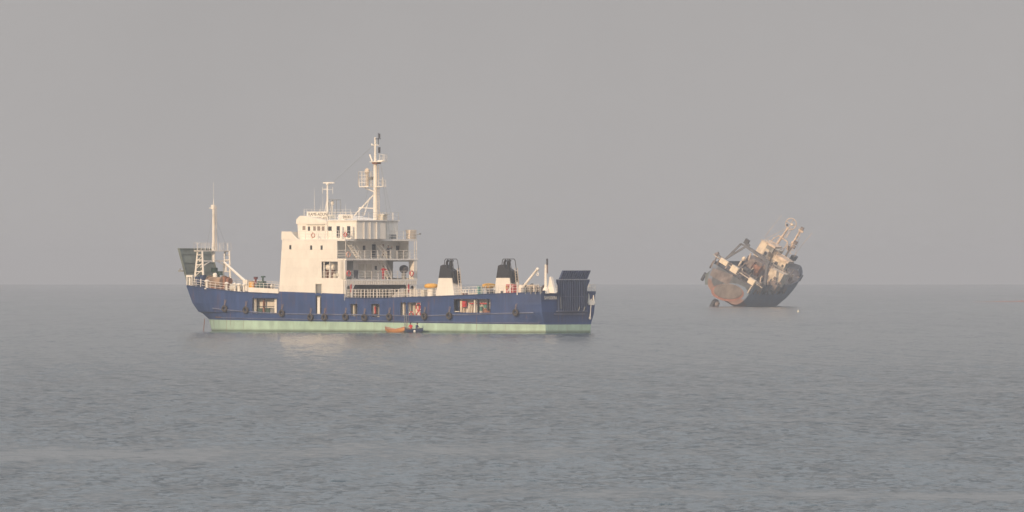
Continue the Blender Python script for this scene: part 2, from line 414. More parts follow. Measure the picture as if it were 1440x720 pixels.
MB().prism_z([(X, s_*(halfw(X, 2)-.15)) for s_, XX in ((-1, (-61, -58, -54, -8, -6, -4, -2, -.15)), (1, (-.15, -2, -4, -6, -8, -54, -58, -61))) for X in XX], 1.88, 2.0).build('vehicle_deck', M['deck'], ferry)
for s_ in (-1, 1):
    B('casing_bulkhead', -54.9, -6.5, s_*5.5-.05, s_*5.5+.05, 2.0, 4.5, M['whiter'], ferry)
    B('passage_ceiling', -54.8, -1.5, *(sorted((s_*4.3, s_*6.9))), 4.50, 4.545, M['cream2'], ferry) if False else None

# ---- deckhouse (flush shell, aft galleries)
SFX, SAX = -47.1, -34.85
dh = MB()
z_br = 12.65
th = .12
def shell(side):
    y0, y1 = (-7.1, -6.98) if side < 0 else (6.98, 7.1)
    fx = lambda z: interp([(5.5, -47.35), (12.6, -46.75)], z)
    win = (port(452, 368)[0], port(475, 391)[0], 7.35, 9.6)
    door = (OPEN[1][0], OPEN[1][1], 5.0, 6.55)
    cells = []
    xx = sorted([None, ] and [SFX, door[0], door[1], win[1], SAX])
    xe_up = port(474, 345)[0]; xe_lo = port(483, 380)[0]
    zz = [5.2, 6.6, 7.35, 9.6, 9.95, 12.6]
    cols = sorted(set([SFX, win[0], door[0], door[1], win[1], xe_up, xe_lo]))
    for z0, z1 in zip(zz, zz[1:]):
        xend = xe_up if z0 > 9.8 else xe_lo
        for a, b in zip(cols, cols[1:]):
            m_ = (a+b)/2
            if m_ > xend: continue
            if win[0] < m_ < win[1] and z0 == 7.35: continue
            if door[0] < m_ < door[1] and z0 == 5.2: continue
            a0 = fx(z0) if a == SFX else a; a1 = fx(z1) if a == SFX else a
            zb0 = 5.53 if (z0 == 5.2) else z0
            if z0 == 5.2:
                dh.hexa([(a0, y0, sheer(max(a, -47.1))+.01), (b, y0, sheer(b)+.01), (b, y1, sheer(b)+.01), (a0, y1, sheer(max(a, -47.1))+.01)],
                        [(a1, y0, z1), (b, y0, z1), (b, y1, z1), (a1, y1, z1)])
            else:
                dh.hexa([(a0, y0, z0), (b, y0, z0), (b, y1, z0), (a0, y1, z0)], [(a1, y0, z1), (b, y0, z1), (b, y1, z1), (a1, y1, z1)])
    return win, door
win, door = shell(-1); shell(1)
# front plate, raked
dh.hexa([(-47.35, -6.97, 5.3), (-47.23, -6.97, 5.3), (-47.23, 6.97, 5.3), (-47.35, 6.97, 5.3)], [(-46.75, -6.97, 12.6), (-46.63, -6.97, 12.6), (-46.63, 6.97, 12.6), (-46.75, 6.97, 12.6)])
house = dh.build('deckhouse', M['shellw'], ferry)
# upper (bridge), middle and lower deck slabs
B('deck_slab', -46.6, SAX+.05, -7.12, 7.12, 12.42, 12.66, M['white'], house)
B('deck_slab', -46.6, SAX+.1, -6.96, 7.3, 9.78, 10.0, M['white'], house)
B('deck_slab', -46.6, SAX+.08, -6.96, 7.25, 6.95, 7.17, M['white'], house)
# inner walls (aft faces) of the three galleries
B('gallery_wall', -38.2, -38.05, -6.9, 6.9, 10.0, 12.42, M['white'], house)
B('gallery_wall', -37.8, -37.65, -5.2, 3.9, 7.17, 9.78, M['white'], house)
B('gallery_wall', -46.0, -37.85, -4.75, -4.65, 7.17, 9.78, M['white'], house)
B('gallery_wall', -46.0, -37.85, 3.8, 3.9, 7.17, 9.78, M['white'], house)
B('gallery_wall', -38.0, -37.9, -6.9, -5.0, 7.17, 9.78, M['white'], house)
# lower aft face with its tunnel opening (chamfered) and arched side doors
la = MB(); y = 7.1; xx0, xx1 = SAX-.15, SAX
zt = 6.95; ztun = 6.42
zb = 4.3
la.prism_x([(-7.1, zb), (-6.75, zb), (-6.75, 6.0), (-6.6, 6.25), (-6.35, 6.32), (-6.1, 6.25), (-5.95, 6.0), (-5.95, zb), (-5.45, zb), (-5.45, 5.95), (-5.1, ztun), (5.0, ztun), (5.35, 5.95), (5.35, zb), (5.85, zb), (5.85, 6.0), (6.0, 6.25), (6.3, 6.32), (6.55, 6.25), (6.7, 6.0), (6.7, zb), (7.1, zb), (7.1, zt), (-7.1, zt)], xx0, xx1)
la.build('tunnel_face', M['white'], house)
for yy in (-6.35, 6.28):
    B('door_opening', SAX-.5, SAX-.42, yy-.45, yy+.45, 4.6, 6.35, M['grey'], house)
# tunnel side plates and dark end
B('tunnel_bulkhead', -46.5, SAX-.2, -5.6, -5.5, 2.02, 6.9, M['grey'], house)
B('tunnel_bulkhead', -46.5, SAX-.2, 5.4, 5.5, 2.02, 6.9, M['grey'], house)
# sloped cream plate seen inside the tunnel mouth at the starboard side
MB().hexa([(-35.6, 2.6, 4.5), (-35.5, 2.6, 4.5), (-35.5, 5.3, 4.5), (-35.6, 5.3, 4.5)], [(-35.6, 4.7, 6.0), (-35.5, 4.7, 6.0), (-35.5, 5.3, 6.0), (-35.6, 5.3, 6.0)]).build('side_plate', M['shellw'], house)
# skirt of short teeth under the middle gallery
tb = MB()
for i in range(40):
    yy = -6.9 + i*.353
    tb.box(SAX+.03, SAX+.10, yy, yy+.16, 6.45, 6.94)
tb.build('toothed_skirt', M['shellw'], house)
# corner pillar and posts at the starboard after end
B('pillar', SAX-.9, SAX+.02, 6.55, 7.2, 7.18, 9.77, M['shellw'], house)
B('pillar', SAX-1.0, SAX+.0, -7.1, -6.75, 7.18, 9.77, M['shellw'], house)
for yy in (7.1, 6.7): MB().tube((SAX, yy, 10.0), (SAX, yy, 12.42), .05).build('stanchion', M['whiter'], house)
MB().tube((SAX, -6.95, 10.0), (SAX, -6.95, 12.42), .05).build('stanchion', M['whiter'], house)

def railing(name, pts, mat, parent, h=1.1, step=1.5, n=3, r=.035, rr=.025):
    m = MB()
    for a, b in zip(pts, pts[1:]):
        a, b = Vector(a), Vector(b); L = (b-a).length; k = max(1, round(L/step))
        for i in range(k+1):
            p = a.lerp(b, i/k); m.tube(p, p+Vector((0, 0, h)), r, n=5)
        for j in range(1, n+1):
            q = Vector((0, 0, h*j/n)); m.tube(a+q, b+q, rr, n=5)
    return m.build(name, mat, parent)
Wt = M['whiter']
railing('railing', [(-37.9, -7.0, 10.0), (SAX, -7.0, 10.0), (SAX, 7.05, 10.0), (-46, 7.2, 10.0)], Wt, house, 1.12, 1.25)
railing('railing', [(SAX+.05, -7.0, 7.17), (SAX+.05, 7.1, 7.17), (-46, 7.15, 7.17)], Wt, house, 1.12, 1.25)
railing('railing', [(-43.6, -7.05, 12.66), (SAX, -7.05, 12.66), (SAX, 7.05, 12.66), (-46, 7.05, 12.66)], Wt, house, 1.12, 1.3)
railing('railing', [(SAX+.08, -7.0, 4.62), (SAX+.08, 7.0, 4.62)], Wt, house, 1.2, .62, 3, .045)

# bridge wing bulwark (solid, sloping down aft)
MB().prism_y([(-46.9, 12.6), (-43.7, 12.66), (-44.2, 12.95), (-44.9, 13.5), (-45.0, 13.72), (-46.85, 13.72)], -7.12, -7.02).build('wing_bulwark', M['shellw'], house)
MB().prism_y([(-46.9, 12.6), (-43.7, 12.66), (-44.2, 12.95), (-44.9, 13.5), (-45.0, 13.72), (-46.85, 13.72)], 7.02, 7.12).build('wing_bulwark', M['shellw'], house)
B('front_bulwark', -46.85, -46.75, -7.0, 7.0, 12.67, 13.68, M['shellw'], house)

def window(X0_, X1_, z0, z1, Y, parent, mat=None, frame=True, side=-1, name='window'):
    """pane set in a slim raised frame on a wall facing port"""
    t = .045
    f = MB()
    if frame:
        f.box(X0_-t, X1_+t, Y-.03, Y+.02, z0-t, z0).box(X0_-t, X1_+t, Y-.03, Y+.02, z1, z1+t)
        f.box(X0_-t, X0_, Y-.03, Y+.02, z0, z1).box(X1_, X1_+t, Y-.03, Y+.02, z0, z1)
    o = f.build(name, M['white'], parent) if frame else None
    p = B('pane' if frame else name, X0_, X1_, Y-.012, Y+.01, z0, z1, mat or M['glass'], parent if True else o)
    return o
def win_px(x0, y0, x1, y1, Y, parent, name='window', mat=None):
    a, z1 = port(x0, y0, Y); b, z0 = port(x1, y1, Y)
    m = MB().box(a, b, Y-.025, Y+.01, z0, z1)
    return m.build(name, mat or M['glass'], parent)
for x, yc in ((408.3, 347.6), (437.6, 348.2), (452.3, 348.2)):
    win_px(x-1.3, yc-3, x+1.3, yc+3, -7.11, house, 'window')
# doors and windows of the aft-facing gallery walls
def aftbox(name, x0, y0, x1, y1, X, mat, parent, t=.04):
    a, z1 = aft(x0, y0, X); b, z0 = aft(x1, y1, X)
    return MB().box(X-.02, X+t, a, b, z0, z1).build(name, mat, parent)
GX = -38.05
for x0, y0, x1, y1, nm in ((510.2, 345.5, 513.5, 352.5, 'window'), (523, 343.5, 528, 361.5, 'door'), (557, 345.5, 561, 352.5, 'window'), (537.5, 343.5, 539.5, 361, 'pipe')):
    aftbox(nm, x0, y0, x1, y1, GX, M['dark'] if nm != 'pipe' else M['brown'], house)
GX = -37.65
aftbox('window', 527, 374, 529.8, 379.5, GX, M['dark'], house)
for x0 in (504, 514.5):
    d_ = aftbox('door', x0, 371.5, x0+8, 391, GX, M['cream2'], house)
aftbox('window', 541, 374, 544, 379.5, GX, M['dark'], house)
# inclined ladders between the galleries
def stair(p, q, wv, parent, name='stairs', mat=None, n=9):
    p, q, wv = Vector(p), Vector(q), Vector(wv); m = MB()
    m.bar(p, q, .13).bar(p+wv, q+wv, .13)
    for i in range(1, n): c = p.lerp(q, i/n); m.bar(c, c+wv, .06)
    for s_ in (Vector((0, 0, 0)), wv):
        m.tube(p+s_+Vector((0, 0, .9)), q+s_+Vector((0, 0, .9)), .025)
        for k in (0, .5, 1): c = p.lerp(q, k)+s_; m.tube(c, c+Vector((0, 0, .9)), .02)
    return m.build(name, mat or M['shellw'], parent)
stair((-36.0, -3.5, 10.02), (-36.0, -6.0, 12.6), (.7, 0, 0), house)
stair((-36.2, 2.8, 7.2), (-36.2, .9, 9.8), (.7, 0, 0), house)
stair((-36.2, 2.8, 10.02), (-36.2, .6, 11.9), (.7, 0, 0), house)
# opening in the port shell: room with liferaft canister
B('recess_wall', -41.0, -35.4, -5.0, -4.9, 7.17, 9.7, M['grey'], house)
MB().box(win[0]+.25, win[0]+.38, -6.95, -6.8, 7.2, 9.7).build('post', M['shellw'], house)
railing('railing', [(win[0], -7.0, 7.2), (win[1], -7.0, 7.2)], Wt, house, 1.0, .8, 2)
# arched doorway frame through shell and hull with white canvas hanging
dr = MB(); x0, x1 = door[0], door[1]
dr.box(x0-.06, x0, -7.15, -7.1, 5.2, 6.5).box(x1, x1+.06, -7.15, -7.1, 5.2, 6.5).box(x0-.09, x1+.09, -7.16, -7.1, 6.5, 6.62)
dr.build('pilot_door_frame', M['cream2'], house)
B('pilot_door', x0+.02, x1-.02, -6.9, -6.8, 4.7, 6.5, M['grey'], house)
B('canvas', x0+.15, x1-.45, -6.95, -6.85, 2.35, 4.7, M['white'], ferry)
B('name_plate', -36.45, -36.0, -7.14, -7.11, 7.6, 8.0, M['cream2'], house)

# liferaft canister and engine box in the shell opening
lr = MB()
cx, cz = port(464.5, 376, -6.2)
lr.lathe([(.01, -.85), (.30, -.80), (.40, -.65), (.40, .65), (.30, .80), (.01, .85)], (cx, -6.2, cz), 14, 'X')
raft = empty('liferaft_canister', world(cx, -6.2, cz)); raft.rotation_euler = (0, 0, -TH)
tag(raft, 'white drum-shaped liferaft canister in the square opening of the blue ferry\'s cream side', 'liferaft')
def to_thing(mb, name, mat, root_local, parent, **k):
    rx, ry, rz = root_local
    mb.v = [(x-rx, y-ry, z-rz) for x, y, z in mb.v]; return mb.build(name, mat, parent, **k)
to_thing(lr, 'canister', M['shellw'], (cx, -6.2, cz), raft, smooth=False)
cr_ = MB().box(cx-.6, cx-.5, -6.6, -5.8, 7.18, cz-.36).box(cx+.5, cx+.6, -6.6, -5.8, 7.18, cz-.36)
to_thing(cr_, 'cradle', M['brown'], (cx, -6.2, cz), raft)
B('winch_box', cx-.2, cx+1.1, -6.3, -5.6, 7.17, 7.95, M['cream2'], house)

# ---- wheelhouse
wh = MB()
# forward part, wide, with brow; roof fairing slopes down aft
wx0, wx1, wy = -45.3, -39.75, 5.5
wh.hexa([(wx0+.1, -wy, 12.66), (wx1, -wy, 12.66), (wx1, wy, 12.66), (wx0+.1, wy, 12.66)], [(wx0-.1, -wy, 14.75), (wx1, -wy, 14.75), (wx1, wy, 14.75), (wx0-.1, wy, 14.75)])
zA = port(424, 303.5, -wy)[1]; zB = port(460, 310.5, -wy)[1]
wh.prism_y([(wx0-.25, 14.752), (wx1, 14.752), (wx1, zB), (wx0+1.3, zA), (wx0+.45, zA), (wx0-.2, zA-.5)], -wy-.12, wy+.12)
whl = wh.build('wheelhouse', M['shellw'], ferry)
by = 5.25; bx0, bx1 = -42.2, port(501.5, 336, -5.25)[0]
zR = port(480, 309.5, -by)[1]
MB().prism_z([(wx1+.003, -by), (bx1, -by), (bx1, .5), (bx1-2.2, .5), (bx1-2.2, by), (wx1+.003, by)], 12.66, zR-.12).build('chart_house', M['shellw'], whl)
MB().prism_z([(wx1+.003, -by-.12), (bx1+.2, -by-.12), (bx1+.2, .65), (bx1-2.0, .65), (bx1-2.0, by+.12), (wx1+.003, by+.12)], zR-.118, zR+.02).build('roof', M['white'], whl)
for x0, y0, x1, y1 in ((425.5, 317.8, 429.5, 323.5), (433.2, 318.5, 436, 325), (440.5, 318.3, 444, 324.3), (446.5, 318.3, 450.3, 324.3), (452.6, 318.5, 456.4, 324.4)):
    win_px(x0, y0, x1, y1, -wy, whl, 'window', M['glass'] if x0 in (433.2,) else paint('tinted_glass', (.30, .25, .22), .25, 0, .1))
fw = MB()
for i in range(8):
    yy = -5.0 + i*1.28
    fw.hexa([(wx0-.06, yy, 13.75), (wx0+.03, yy, 13.75), (wx0+.03, yy+1.0, 13.75), (wx0-.06, yy+1.0, 13.75)], [(wx0-.13, yy, 14.55), (wx0-.05, yy, 14.55), (wx0-.05, yy+1.0, 14.55), (wx0-.13, yy+1.0, 14.55)])
fw.build('front_windows', M['glass'], whl)
bx = MB(); a, z1 = port(432, 315.6, -wy); b, _ = port(457, 315.6, -wy); bx.box(a, b, -wy-.2, -wy, z1-.03, z1+.05); bx.build('brow', M['cream2'], whl)
win_px(461.8, 318.5, 466.5, 324.8, -by, whl, 'window')
for x0 in (473.5, 488.3):
    win_px(x0, 318, x0+4.4, 334, -by, whl, 'doorway', M['glass'])
    a, z1 = port(x0+4.9, 318, -by-.45); b, z0 = port(x0+7.9, 334.5, -by-.45)
    MB().box(a, b, -by-.5, -by-.42, z0, z1).build('open_door', M['shellw'], whl)
# pipes and lockers on the aft wall
for yy in (-3.9, -2.7, -1.4): MB().tube((bx1+.12, yy, 12.7), (bx1+.12, yy, 15.0), .07).build('pipe', M['white'], whl)
MX_ = -35.6
B('red_locker', MX_-.1, MX_+.15, .75, 1.0, 12.7, 15.2, M['red'], whl)
# monkey-island rail and sign
railing('railing', [(-45.0, -4.6, zA-.1), (-45.0, 4.6, zA-.1)], Wt, whl, 1.0, 1.6)
railing('railing', [(wx1+.2, -by, zR), (bx1+.1, -by, zR), (bx1+.1, .5, zR), (bx1-2.1, .5, zR), (bx1-2.1, by, zR), (wx1+.2, by, zR)], Wt, whl, 1.05, 1.1)
a, z1 = port(432, 297.6, -4.6); b, z0 = port(461, 309, -4.6)
sb = MB().prism_y([(a, z1), (a, z1-.62), (b, z0), (b, z1)], -4.62, -4.55).build('sign_board', M['shellw'], whl)
def text(s, size, mat, parent, loc, rot, name='lettering', ex=.006):
    cu = bpy.data.curves.new(name, 'FONT'); cu.body = s; cu.size = size; cu.extrude = ex; cu.align_x = 'LEFT'
    tmp = bpy.data.objects.new('tmp', cu); COL.objects.link(tmp)
    dg = bpy.context.evaluated_depsgraph_get(); me_ = bpy.data.meshes.new_from_object(tmp.evaluated_get(dg)); me_.name = name
    bpy.data.objects.remove(tmp)
    o = bpy.data.objects.new(name, me_); COL.objects.link(o); me_.materials.clear(); me_.materials.append(mat)
    o.parent = parent; o.location = loc; o.rotation_euler = rot; return o
text('RAME-ADUNI', .62, M['dark'], sb, (a+.25, -4.635, z1-.58), (math.pi/2, 0, 0))
text('MARGARET', .62, M['dark'], sb, (a+1.35, -4.635, z1-1.12), (math.pi/2, 0, 0)).scale = (.9, 1, 1)
# whip aerials
for x, yt, yb, yl in ((442, 265, 298, -4.3), (451, 288, 300, -3), (431.5, 293, 304, -5), (486, 287, 303, -2.5), (454, 275, 300, 1.5)):
    X, zt_ = port(x, yt, yl); _, zb_ = port(x, yb, yl)
    MB().tube((X, yl, zb_-.3), (X, yl, zt_), .035, .012, 5).build('aerial', M['white'], whl)
# radar mast
X, zt_ = port(460.5, 259, -2.5); _, zb_ = port(460.5, 309, -2.5)
rm = MB().tube((X, -2.5, zb_-.5), (X, -2.5, zt_), .17, .10, 8)
rm.tube((X-.9, -2.5, zb_-.4), (X-.1, -2.5, zt_-2.2), .05).tube((X, -1.2, zb_-.4), (X, -2.4, zt_-1.9), .05)
rm.box(X-.7, X-.1, -2.55, -2.45, zt_-.7, zt_-.62)
rm.tube((X-.95, -2.5, zt_-1.3), (X-.95, -2.5, zt_-.35), .03).tube((X+1.0, -2.5, zt_-1.3), (X+1.0, -2.5, zt_-.4), .03).tube((X-.95, -2.5, zt_-.75), (X+1, -2.5, zt_-.75), .025)
rmo = rm.build('radar_mast', M['shellw'], ferry)
MB().box(X-.75, X+1.3, -2.62, -2.38, zt_+.1, zt_+.28).lathe([(.18, -.1), (.22, .1)], (X, -2.5, zt_), 10).build('radar_scanner', M['white'], rmo)
# compass / searchlight frame beside it
X2, zt2 = port(470.5, 281.5, -1.5)
ff = MB()
for dx in (-.75, .75):
    for dy in (-.4, .4): ff.tube((X2+dx, -1.5+dy, zR), (X2+dx, -1.5+dy, zt2), .035)
ff.box(X2-.8, X2+.8, -1.95, -1.05, zt2, zt2+.08)
ffo = ff.build('lookout_frame', M['grey'], whl)
MB().tube((X2-.5, -1.5, zR), (X2-.5, -1.5, zt2-.55), .15).ball((X2-.45, -1.5, zt2-.42), .3).build('searchlight', M['shellw'], whl, smooth=True)
B('locker', X2+1.8, X2+2.9, -2.6, -2.1, zR+.02, zR+.8, M['white'], whl)
B('locker', X2-.2, X2+.6, -2.6, -2.1, zR+.02, zR+.75, M['cream2'], whl)
b_ = MB().box(bx1-2.6, bx1-.5, -by-.22, -by-.18, zR+.15, zR+.75).build('notice_board', M['white'], whl)
text('SMOKI', .5, M['dark'], b_, (bx1-2.4, -by-.23, zR+.25), (math.pi/2, 0, 0))

# ---- main mast behind the wheelhouse
MX = -35.9
def pz(y, Y=0, x=529): return port(x, y, Y)[1]
mm = MB()
mm.tube((MX, -.0, 12.66), (MX, 0, pz(228)), .30, .25, 10).tube((MX, 0, pz(228)), (MX, 0, pz(193)), .18, .12, 8)
mast = mm.build('main_mast', M['shellw'], ferry, smooth=False)
def mpx(x, y, Y=0): X, z = port(x, y, Y); return (X, Y, z)
def mtube(name, pts, r, mat=None, parent=None, Y=0, n=6):
    return MB().path([mpx(px_, py_, Y) for px_, py_ in pts], r, n).build(name, mat or M['shellw'], parent or mast)
br = MB()
br.tube(mpx(525.5, 274), mpx(498, 303.5), .10).tube(mpx(525.5, 293), mpx(505, 292), .07).tube(mpx(520, 278), mpx(512, 303), .06).tube(mpx(505, 292), mpx(505, 309), .06)
br.build('mast_stay', M['shellw'], mast)
ld = MB()
for dy in (-.22, .22):
    ld.tube((MX+.6, dy, 12.7), (MX+.42, dy, pz(232)), .045)
k = 12.9
while k < pz(234): ld.tube((MX+.55, -.22, k), (MX+.55, .22, k), .03); k += .35
ld.build('ladder', M['cream'], mast)
# big platform basket forward-left of the mast with radar
X, z0 = port(517, 262, 0)
pf = MB(); pl = X+.0
pf.box(pl-.85, pl+.9, -.8, .8, z0-.12, z0)
pf.tube((pl-.8, 0, z0-.1), (pl+1.2, 0, z0-.75), .08)
pf.tube((pl-.85, -.7, z0), (pl-1.0, -.7, z0+1.0), .05).tube((pl-.85, .7, z0), (pl-1.0, .7, z0+1.0), .05)
pf.build('radar_platform', M['shellw'], mast)
railing('platform_rail', [(pl-1.0, -.75, z0+.0), (pl+.6, -.75, z0), (pl+.6, .75, z0), (pl-1.0, .75, z0), (pl-1.0, -.75, z0)], Wt, mast, 2.0, .6, 4, .04, .03)
MB().lathe([(.22, 0), (.22, 1.7), (.34, 1.9), (.34, 2.25), (.1, 2.5)], (pl-.1, 0, z0), 10).build('radar_pedestal', M['yellow'] if False else M['cream'], mast)
B('radar_box', pl+.45, pl+1.0, -.35, .35, z0+.9, z0+1.3, M['grey'], mast)
# crosstree
X, z0 = port(530, 227, 0)
ct_ = MB().box(X-.9, X+1.35, -.5, .5, z0-.1, z0)
ct_.tube((X-.9, 0, z0+.05), (X-1.35, 0, z0+.95), .12).tube((X+.2, 0, z0+.05), (X+1.3, 0, z0+.12), .13)
ct_.build('crosstree', M['shellw'], mast)
railing('platform_rail', [(X+.9, -.4, z0), (X+1.5, -.4, z0), (X+1.5, .4, z0), (X+.9, .4, z0)], M['white'], mast, .95, .5, 2)
B('junction_box', X-.5, X+.35, -.45, .45, z0-.35, z0-.1, M['brown'], mast)
X, z0 = port(530, 204, 0)
MB().tube((X, 0, z0), (X-.95, 0, z0), .07).tube((X-.9, 0, z0), (X-1.0, 0, z0+.2), .1).tube((X, 0, z0), (X+.4, 0, z0), .05).build('light_arm', M['shellw'], mast)
X, z0 = port(532, 190, 0)
MB().tube((X, 0, z0-1.3), (X, 0, z0+.3), .05).tube((X+.25, 0, z0-.4), (X+.25, 0, z0+.2), .09).box(X-.4, X+.3, -.2, .2, z0-.55, z0-.45).build('masthead_light', M['dark'], mast)
X, z0 = port(533.3, 211, 0); MB().lathe([(.15, -.4), (.17, .4)], (X, 0, z0), 8).build('signal_horn', M['dark'], mast)
X, z0 = port(536, 262, 0)
MB().box(X-.8, X+.6, -.4, .4, z0-.1, z0).tube((X+.3, 0, z0), (X+.3, 0, z0+1.2), .06).build('side_platform', M['shellw'], mast)
railing('platform_rail', [(X-.1, -.4, z0), (X+.5, -.4, z0), (X+.5, .4, z0)], Wt, mast, .9, .5, 2)
# locker tower abaft the mast
X, z0 = port(538, 302, .8)
MB().box(X-.5, X+.45, .4, 1.2, 12.7, z0).box(X-.6, X+.8, .3, 1.3, z0, z0+.12).build('signal_tower', M['cream2'], ferry)
for x0_, x1_, y1_ in ((526, 575, 336), (534, 556, 336), (533, 500, 335)):
    pass
wr = MB()
for (xa, ya, Ya), (xb, yb, Yb) in (((532, 215, 0), (556, 330, 0)), ((531, 196, 0), (548, 330, 2)), ((529, 215, 0), (509, 304, -1)), ((530, 200, 0), (462, 262, -2.5))):
    wr.tube(mpx(xa, ya, Ya), mpx(xb, yb, Yb), .018, n=4)
wr.build('rigging', M['grey'], mast)
# items on the bridge deck aft
a_, zz_ = aft(574, 325, SAX-.8)
MB().box(SAX-1.2, SAX-.4, a_, a_+1.1, 12.7, 13.8).box(SAX-1.25, SAX-.35, a_-.08, a_+1.18, 13.8, 13.95).build('life_jacket_locker', M['cream'], house)
B('deck_box', SAX-1.2, SAX-.6, 3.0, 3.7, 12.7, 13.3, M['grey'], house)
B('deck_box', SAX-2.0, SAX-1.2, -1.0, -.3, 12.7, 13.2, M['brown'], house)
for yy in (1.1, 2.1, 4.2): MB().tube((SAX-1.5, yy, 12.7), (SAX-1.5, yy, 14.0), .07).build('vent_pipe', M['shellw'], house)
MB().tube((SAX-.3, 7.1, 13.2), (SAX+.2, 7.6, 13.35), .04).box(SAX+.1, SAX+.3, 7.5, 7.7, 13.3, 13.5).build('floodlight', M['grey'], house)

# ---- bow: ramp, gantry, foremast
ram = MB()
rp = [port(249.5, 349, -3.2), port(262.5, 398, -3.2)]
rq = [port(288, 352.5, 3.0), port(303, 394, 3.0)]
(xa, za), (xb, zb_) = rp; (xc, zc), (xd, zd) = rq
xbm = -69.15; 
tl = [(xa, -3.2, za), (xa, 3.2, za)]; 
slope = (xb-xa)/(za-zb_)
zb2 = 5.2; xb2 = xa+slope*(za-zb2)
def ramp_pt(t, y, off=0): return (xa+slope*(za-t)+off, y, t)
ram.hexa([ramp_pt(zb2, -3.2), ramp_pt(zb2, 3.2), ramp_pt(zb2, 3.2, .14), ramp_pt(zb2, -3.2, .14)], [ramp_pt(za, -3.2), ramp_pt(za, 3.2), ramp_pt(za, 3.2, .14), ramp_pt(za, -3.2, .14)])
rmpo = ram.build('bow_ramp', M['rampg'], ferry)
rb = MB()
for t in (7.0, 8.2, 9.4, 10.6, za-.15): rb.hexa([ramp_pt(t, -3.15, .141), ramp_pt(t, 3.15, .141), ramp_pt(t, 3.15, .26), ramp_pt(t, -3.15, .26)], [ramp_pt(t+.12, -3.15, .141), ramp_pt(t+.12, 3.15, .141), ramp_pt(t+.12, 3.15, .26), ramp_pt(t+.12, -3.15, .26)])
for y in (-3.15, 0, 3.03): rb.hexa([ramp_pt(5.4, y, .145), ramp_pt(5.4, y+.12, .145), ramp_pt(5.4, y+.12, .32), ramp_pt(5.4, y, .32)], [ramp_pt(za, y, .145), ramp_pt(za, y+.12, .145), ramp_pt(za, y+.12, .32), ramp_pt(za, y, .32)])
rb.build('ramp_stiffener', M['rampg'], rmpo)
X, z0 = port(256, 381, -3.3); MB().box(X-.6, X+.3, -3.45, -3.25, z0-.12, z0+.12).tube((X-.4, -3.3, z0), (X-.4, -3.3, z0+.35), .08).build('ramp_lug', M['grey'], rmpo)

GXc = -67.0
gantry = empty('bow_gantry'); gantry.parent = ferry
zt_ = port(300, 353.5, 0)[1]; zbse = 6.1
for s_, xt0, xt1, xb0, xb1 in ((-1, 278, 284.5, 272.8, 286.5), (1, 316.5, 322.5, 313, 324.5)):
    Y = s_*2.7; gan = MB()
    tX0 = port(xt0, 353, Y)[0]; tX1 = port(xt1, 353, Y)[0]; bX0 = port(xb0, 402, Y)[0]; bX1 = port(xb1, 402, Y)[0]
    gan.tube((bX0, Y, zbse), (tX0, Y, zt_), .16, .12, 8).tube((bX1, Y, zbse), (tX1, Y, zt_), .16, .12, 8)
    for t in (.15, .43, .62, .76, .9, 1.0): gan.tube((lerp(bX0, tX0, t), Y, lerp(zbse, zt_, t)), (lerp(bX1, tX1, t), Y, lerp(zbse, zt_, t)), .07)
    for i in range(4 if s_ < 0 else 0):
        t, t2 = .1+.2*i, .3+.2*i
        gan.tube((lerp(bX0, tX0, t), Y, lerp(zbse, zt_, t)), (lerp(bX1, tX1, t2), Y, lerp(zbse, zt_, t2)), .05)
    gan.build('gantry_tower', M['shellw'], gantry)
G2 = MB()
tX = port(300, 353, 0)[0]
G2.box(tX-.7, tX+.5, -3.1, 3.0, zt_, zt_+.12)
zlow = port(300, 367, 0)[1]
G2.box(tX-.1, tX+.1, -2.7, 2.7, zlow-.1, zlow+.1)
G2.tube((tX, -2.5, zlow-.9), (tX, -.6, zlow-.05), .09).tube((tX, 2.6, zlow-.9), (tX, 1.0, zlow-.05), .06)
for y in (1.0, 1.5, 2.0): pass
G2.build('gantry_platform', M['whiter'], gantry)
railing('platform_rail', [(tX+.5, -3.1, zt_+.12), (tX+.5, 3.0, zt_+.12), (tX-.7, 3.0, zt_+.12), (tX-.7, -3.1, zt_+.12), (tX+.5, -3.1, zt_+.12)], M['whiter'], gantry, 1.05, .72, 1, .032, .02)
fm = MB(); zf = port(300, 289, 0)[1]
fm.tube((tX, 0, zlow-.15), (tX, 0, zt_+.15), .26, .26, 10).tube((tX, 0, zt_), (tX, 0, zf), .17, .13, 8).tube((tX+.05, 0, zf), (tX+.05, 0, zf+.9), .07, .03)
fm.tube((tX, 0, zf-.35), (tX-.75, 0, zf-.35), .07).box(tX-.3, tX+.2, -.15, .15, zf-.5, zf+.1).tube((tX+.05, 0, zf+.8), (tX+.05, 0, zf+3.2), .018)
fmo = fm.build('foremast', M['shellw'], ferry)
ld = MB()
for dy in (-.18, .18): ld.tube((tX+.4, dy, zt_), (tX+.36, dy, zf), .04)
k = zt_+.3
while k < zf: ld.tube((tX+.38, -.18, k), (tX+.38, .18, k), .025); k += .35
ld.build('ladder', M['cream'], fmo)
wr = MB()
for tgt in ((309, 345, 3), (318, 345, 3), (291, 345, -3)): wr.tube((tX, 0, zf-1), mpx(tgt[0], tgt[1], tgt[2]), .015, n=4)
wr.build('rigging', M['grey'], fmo)
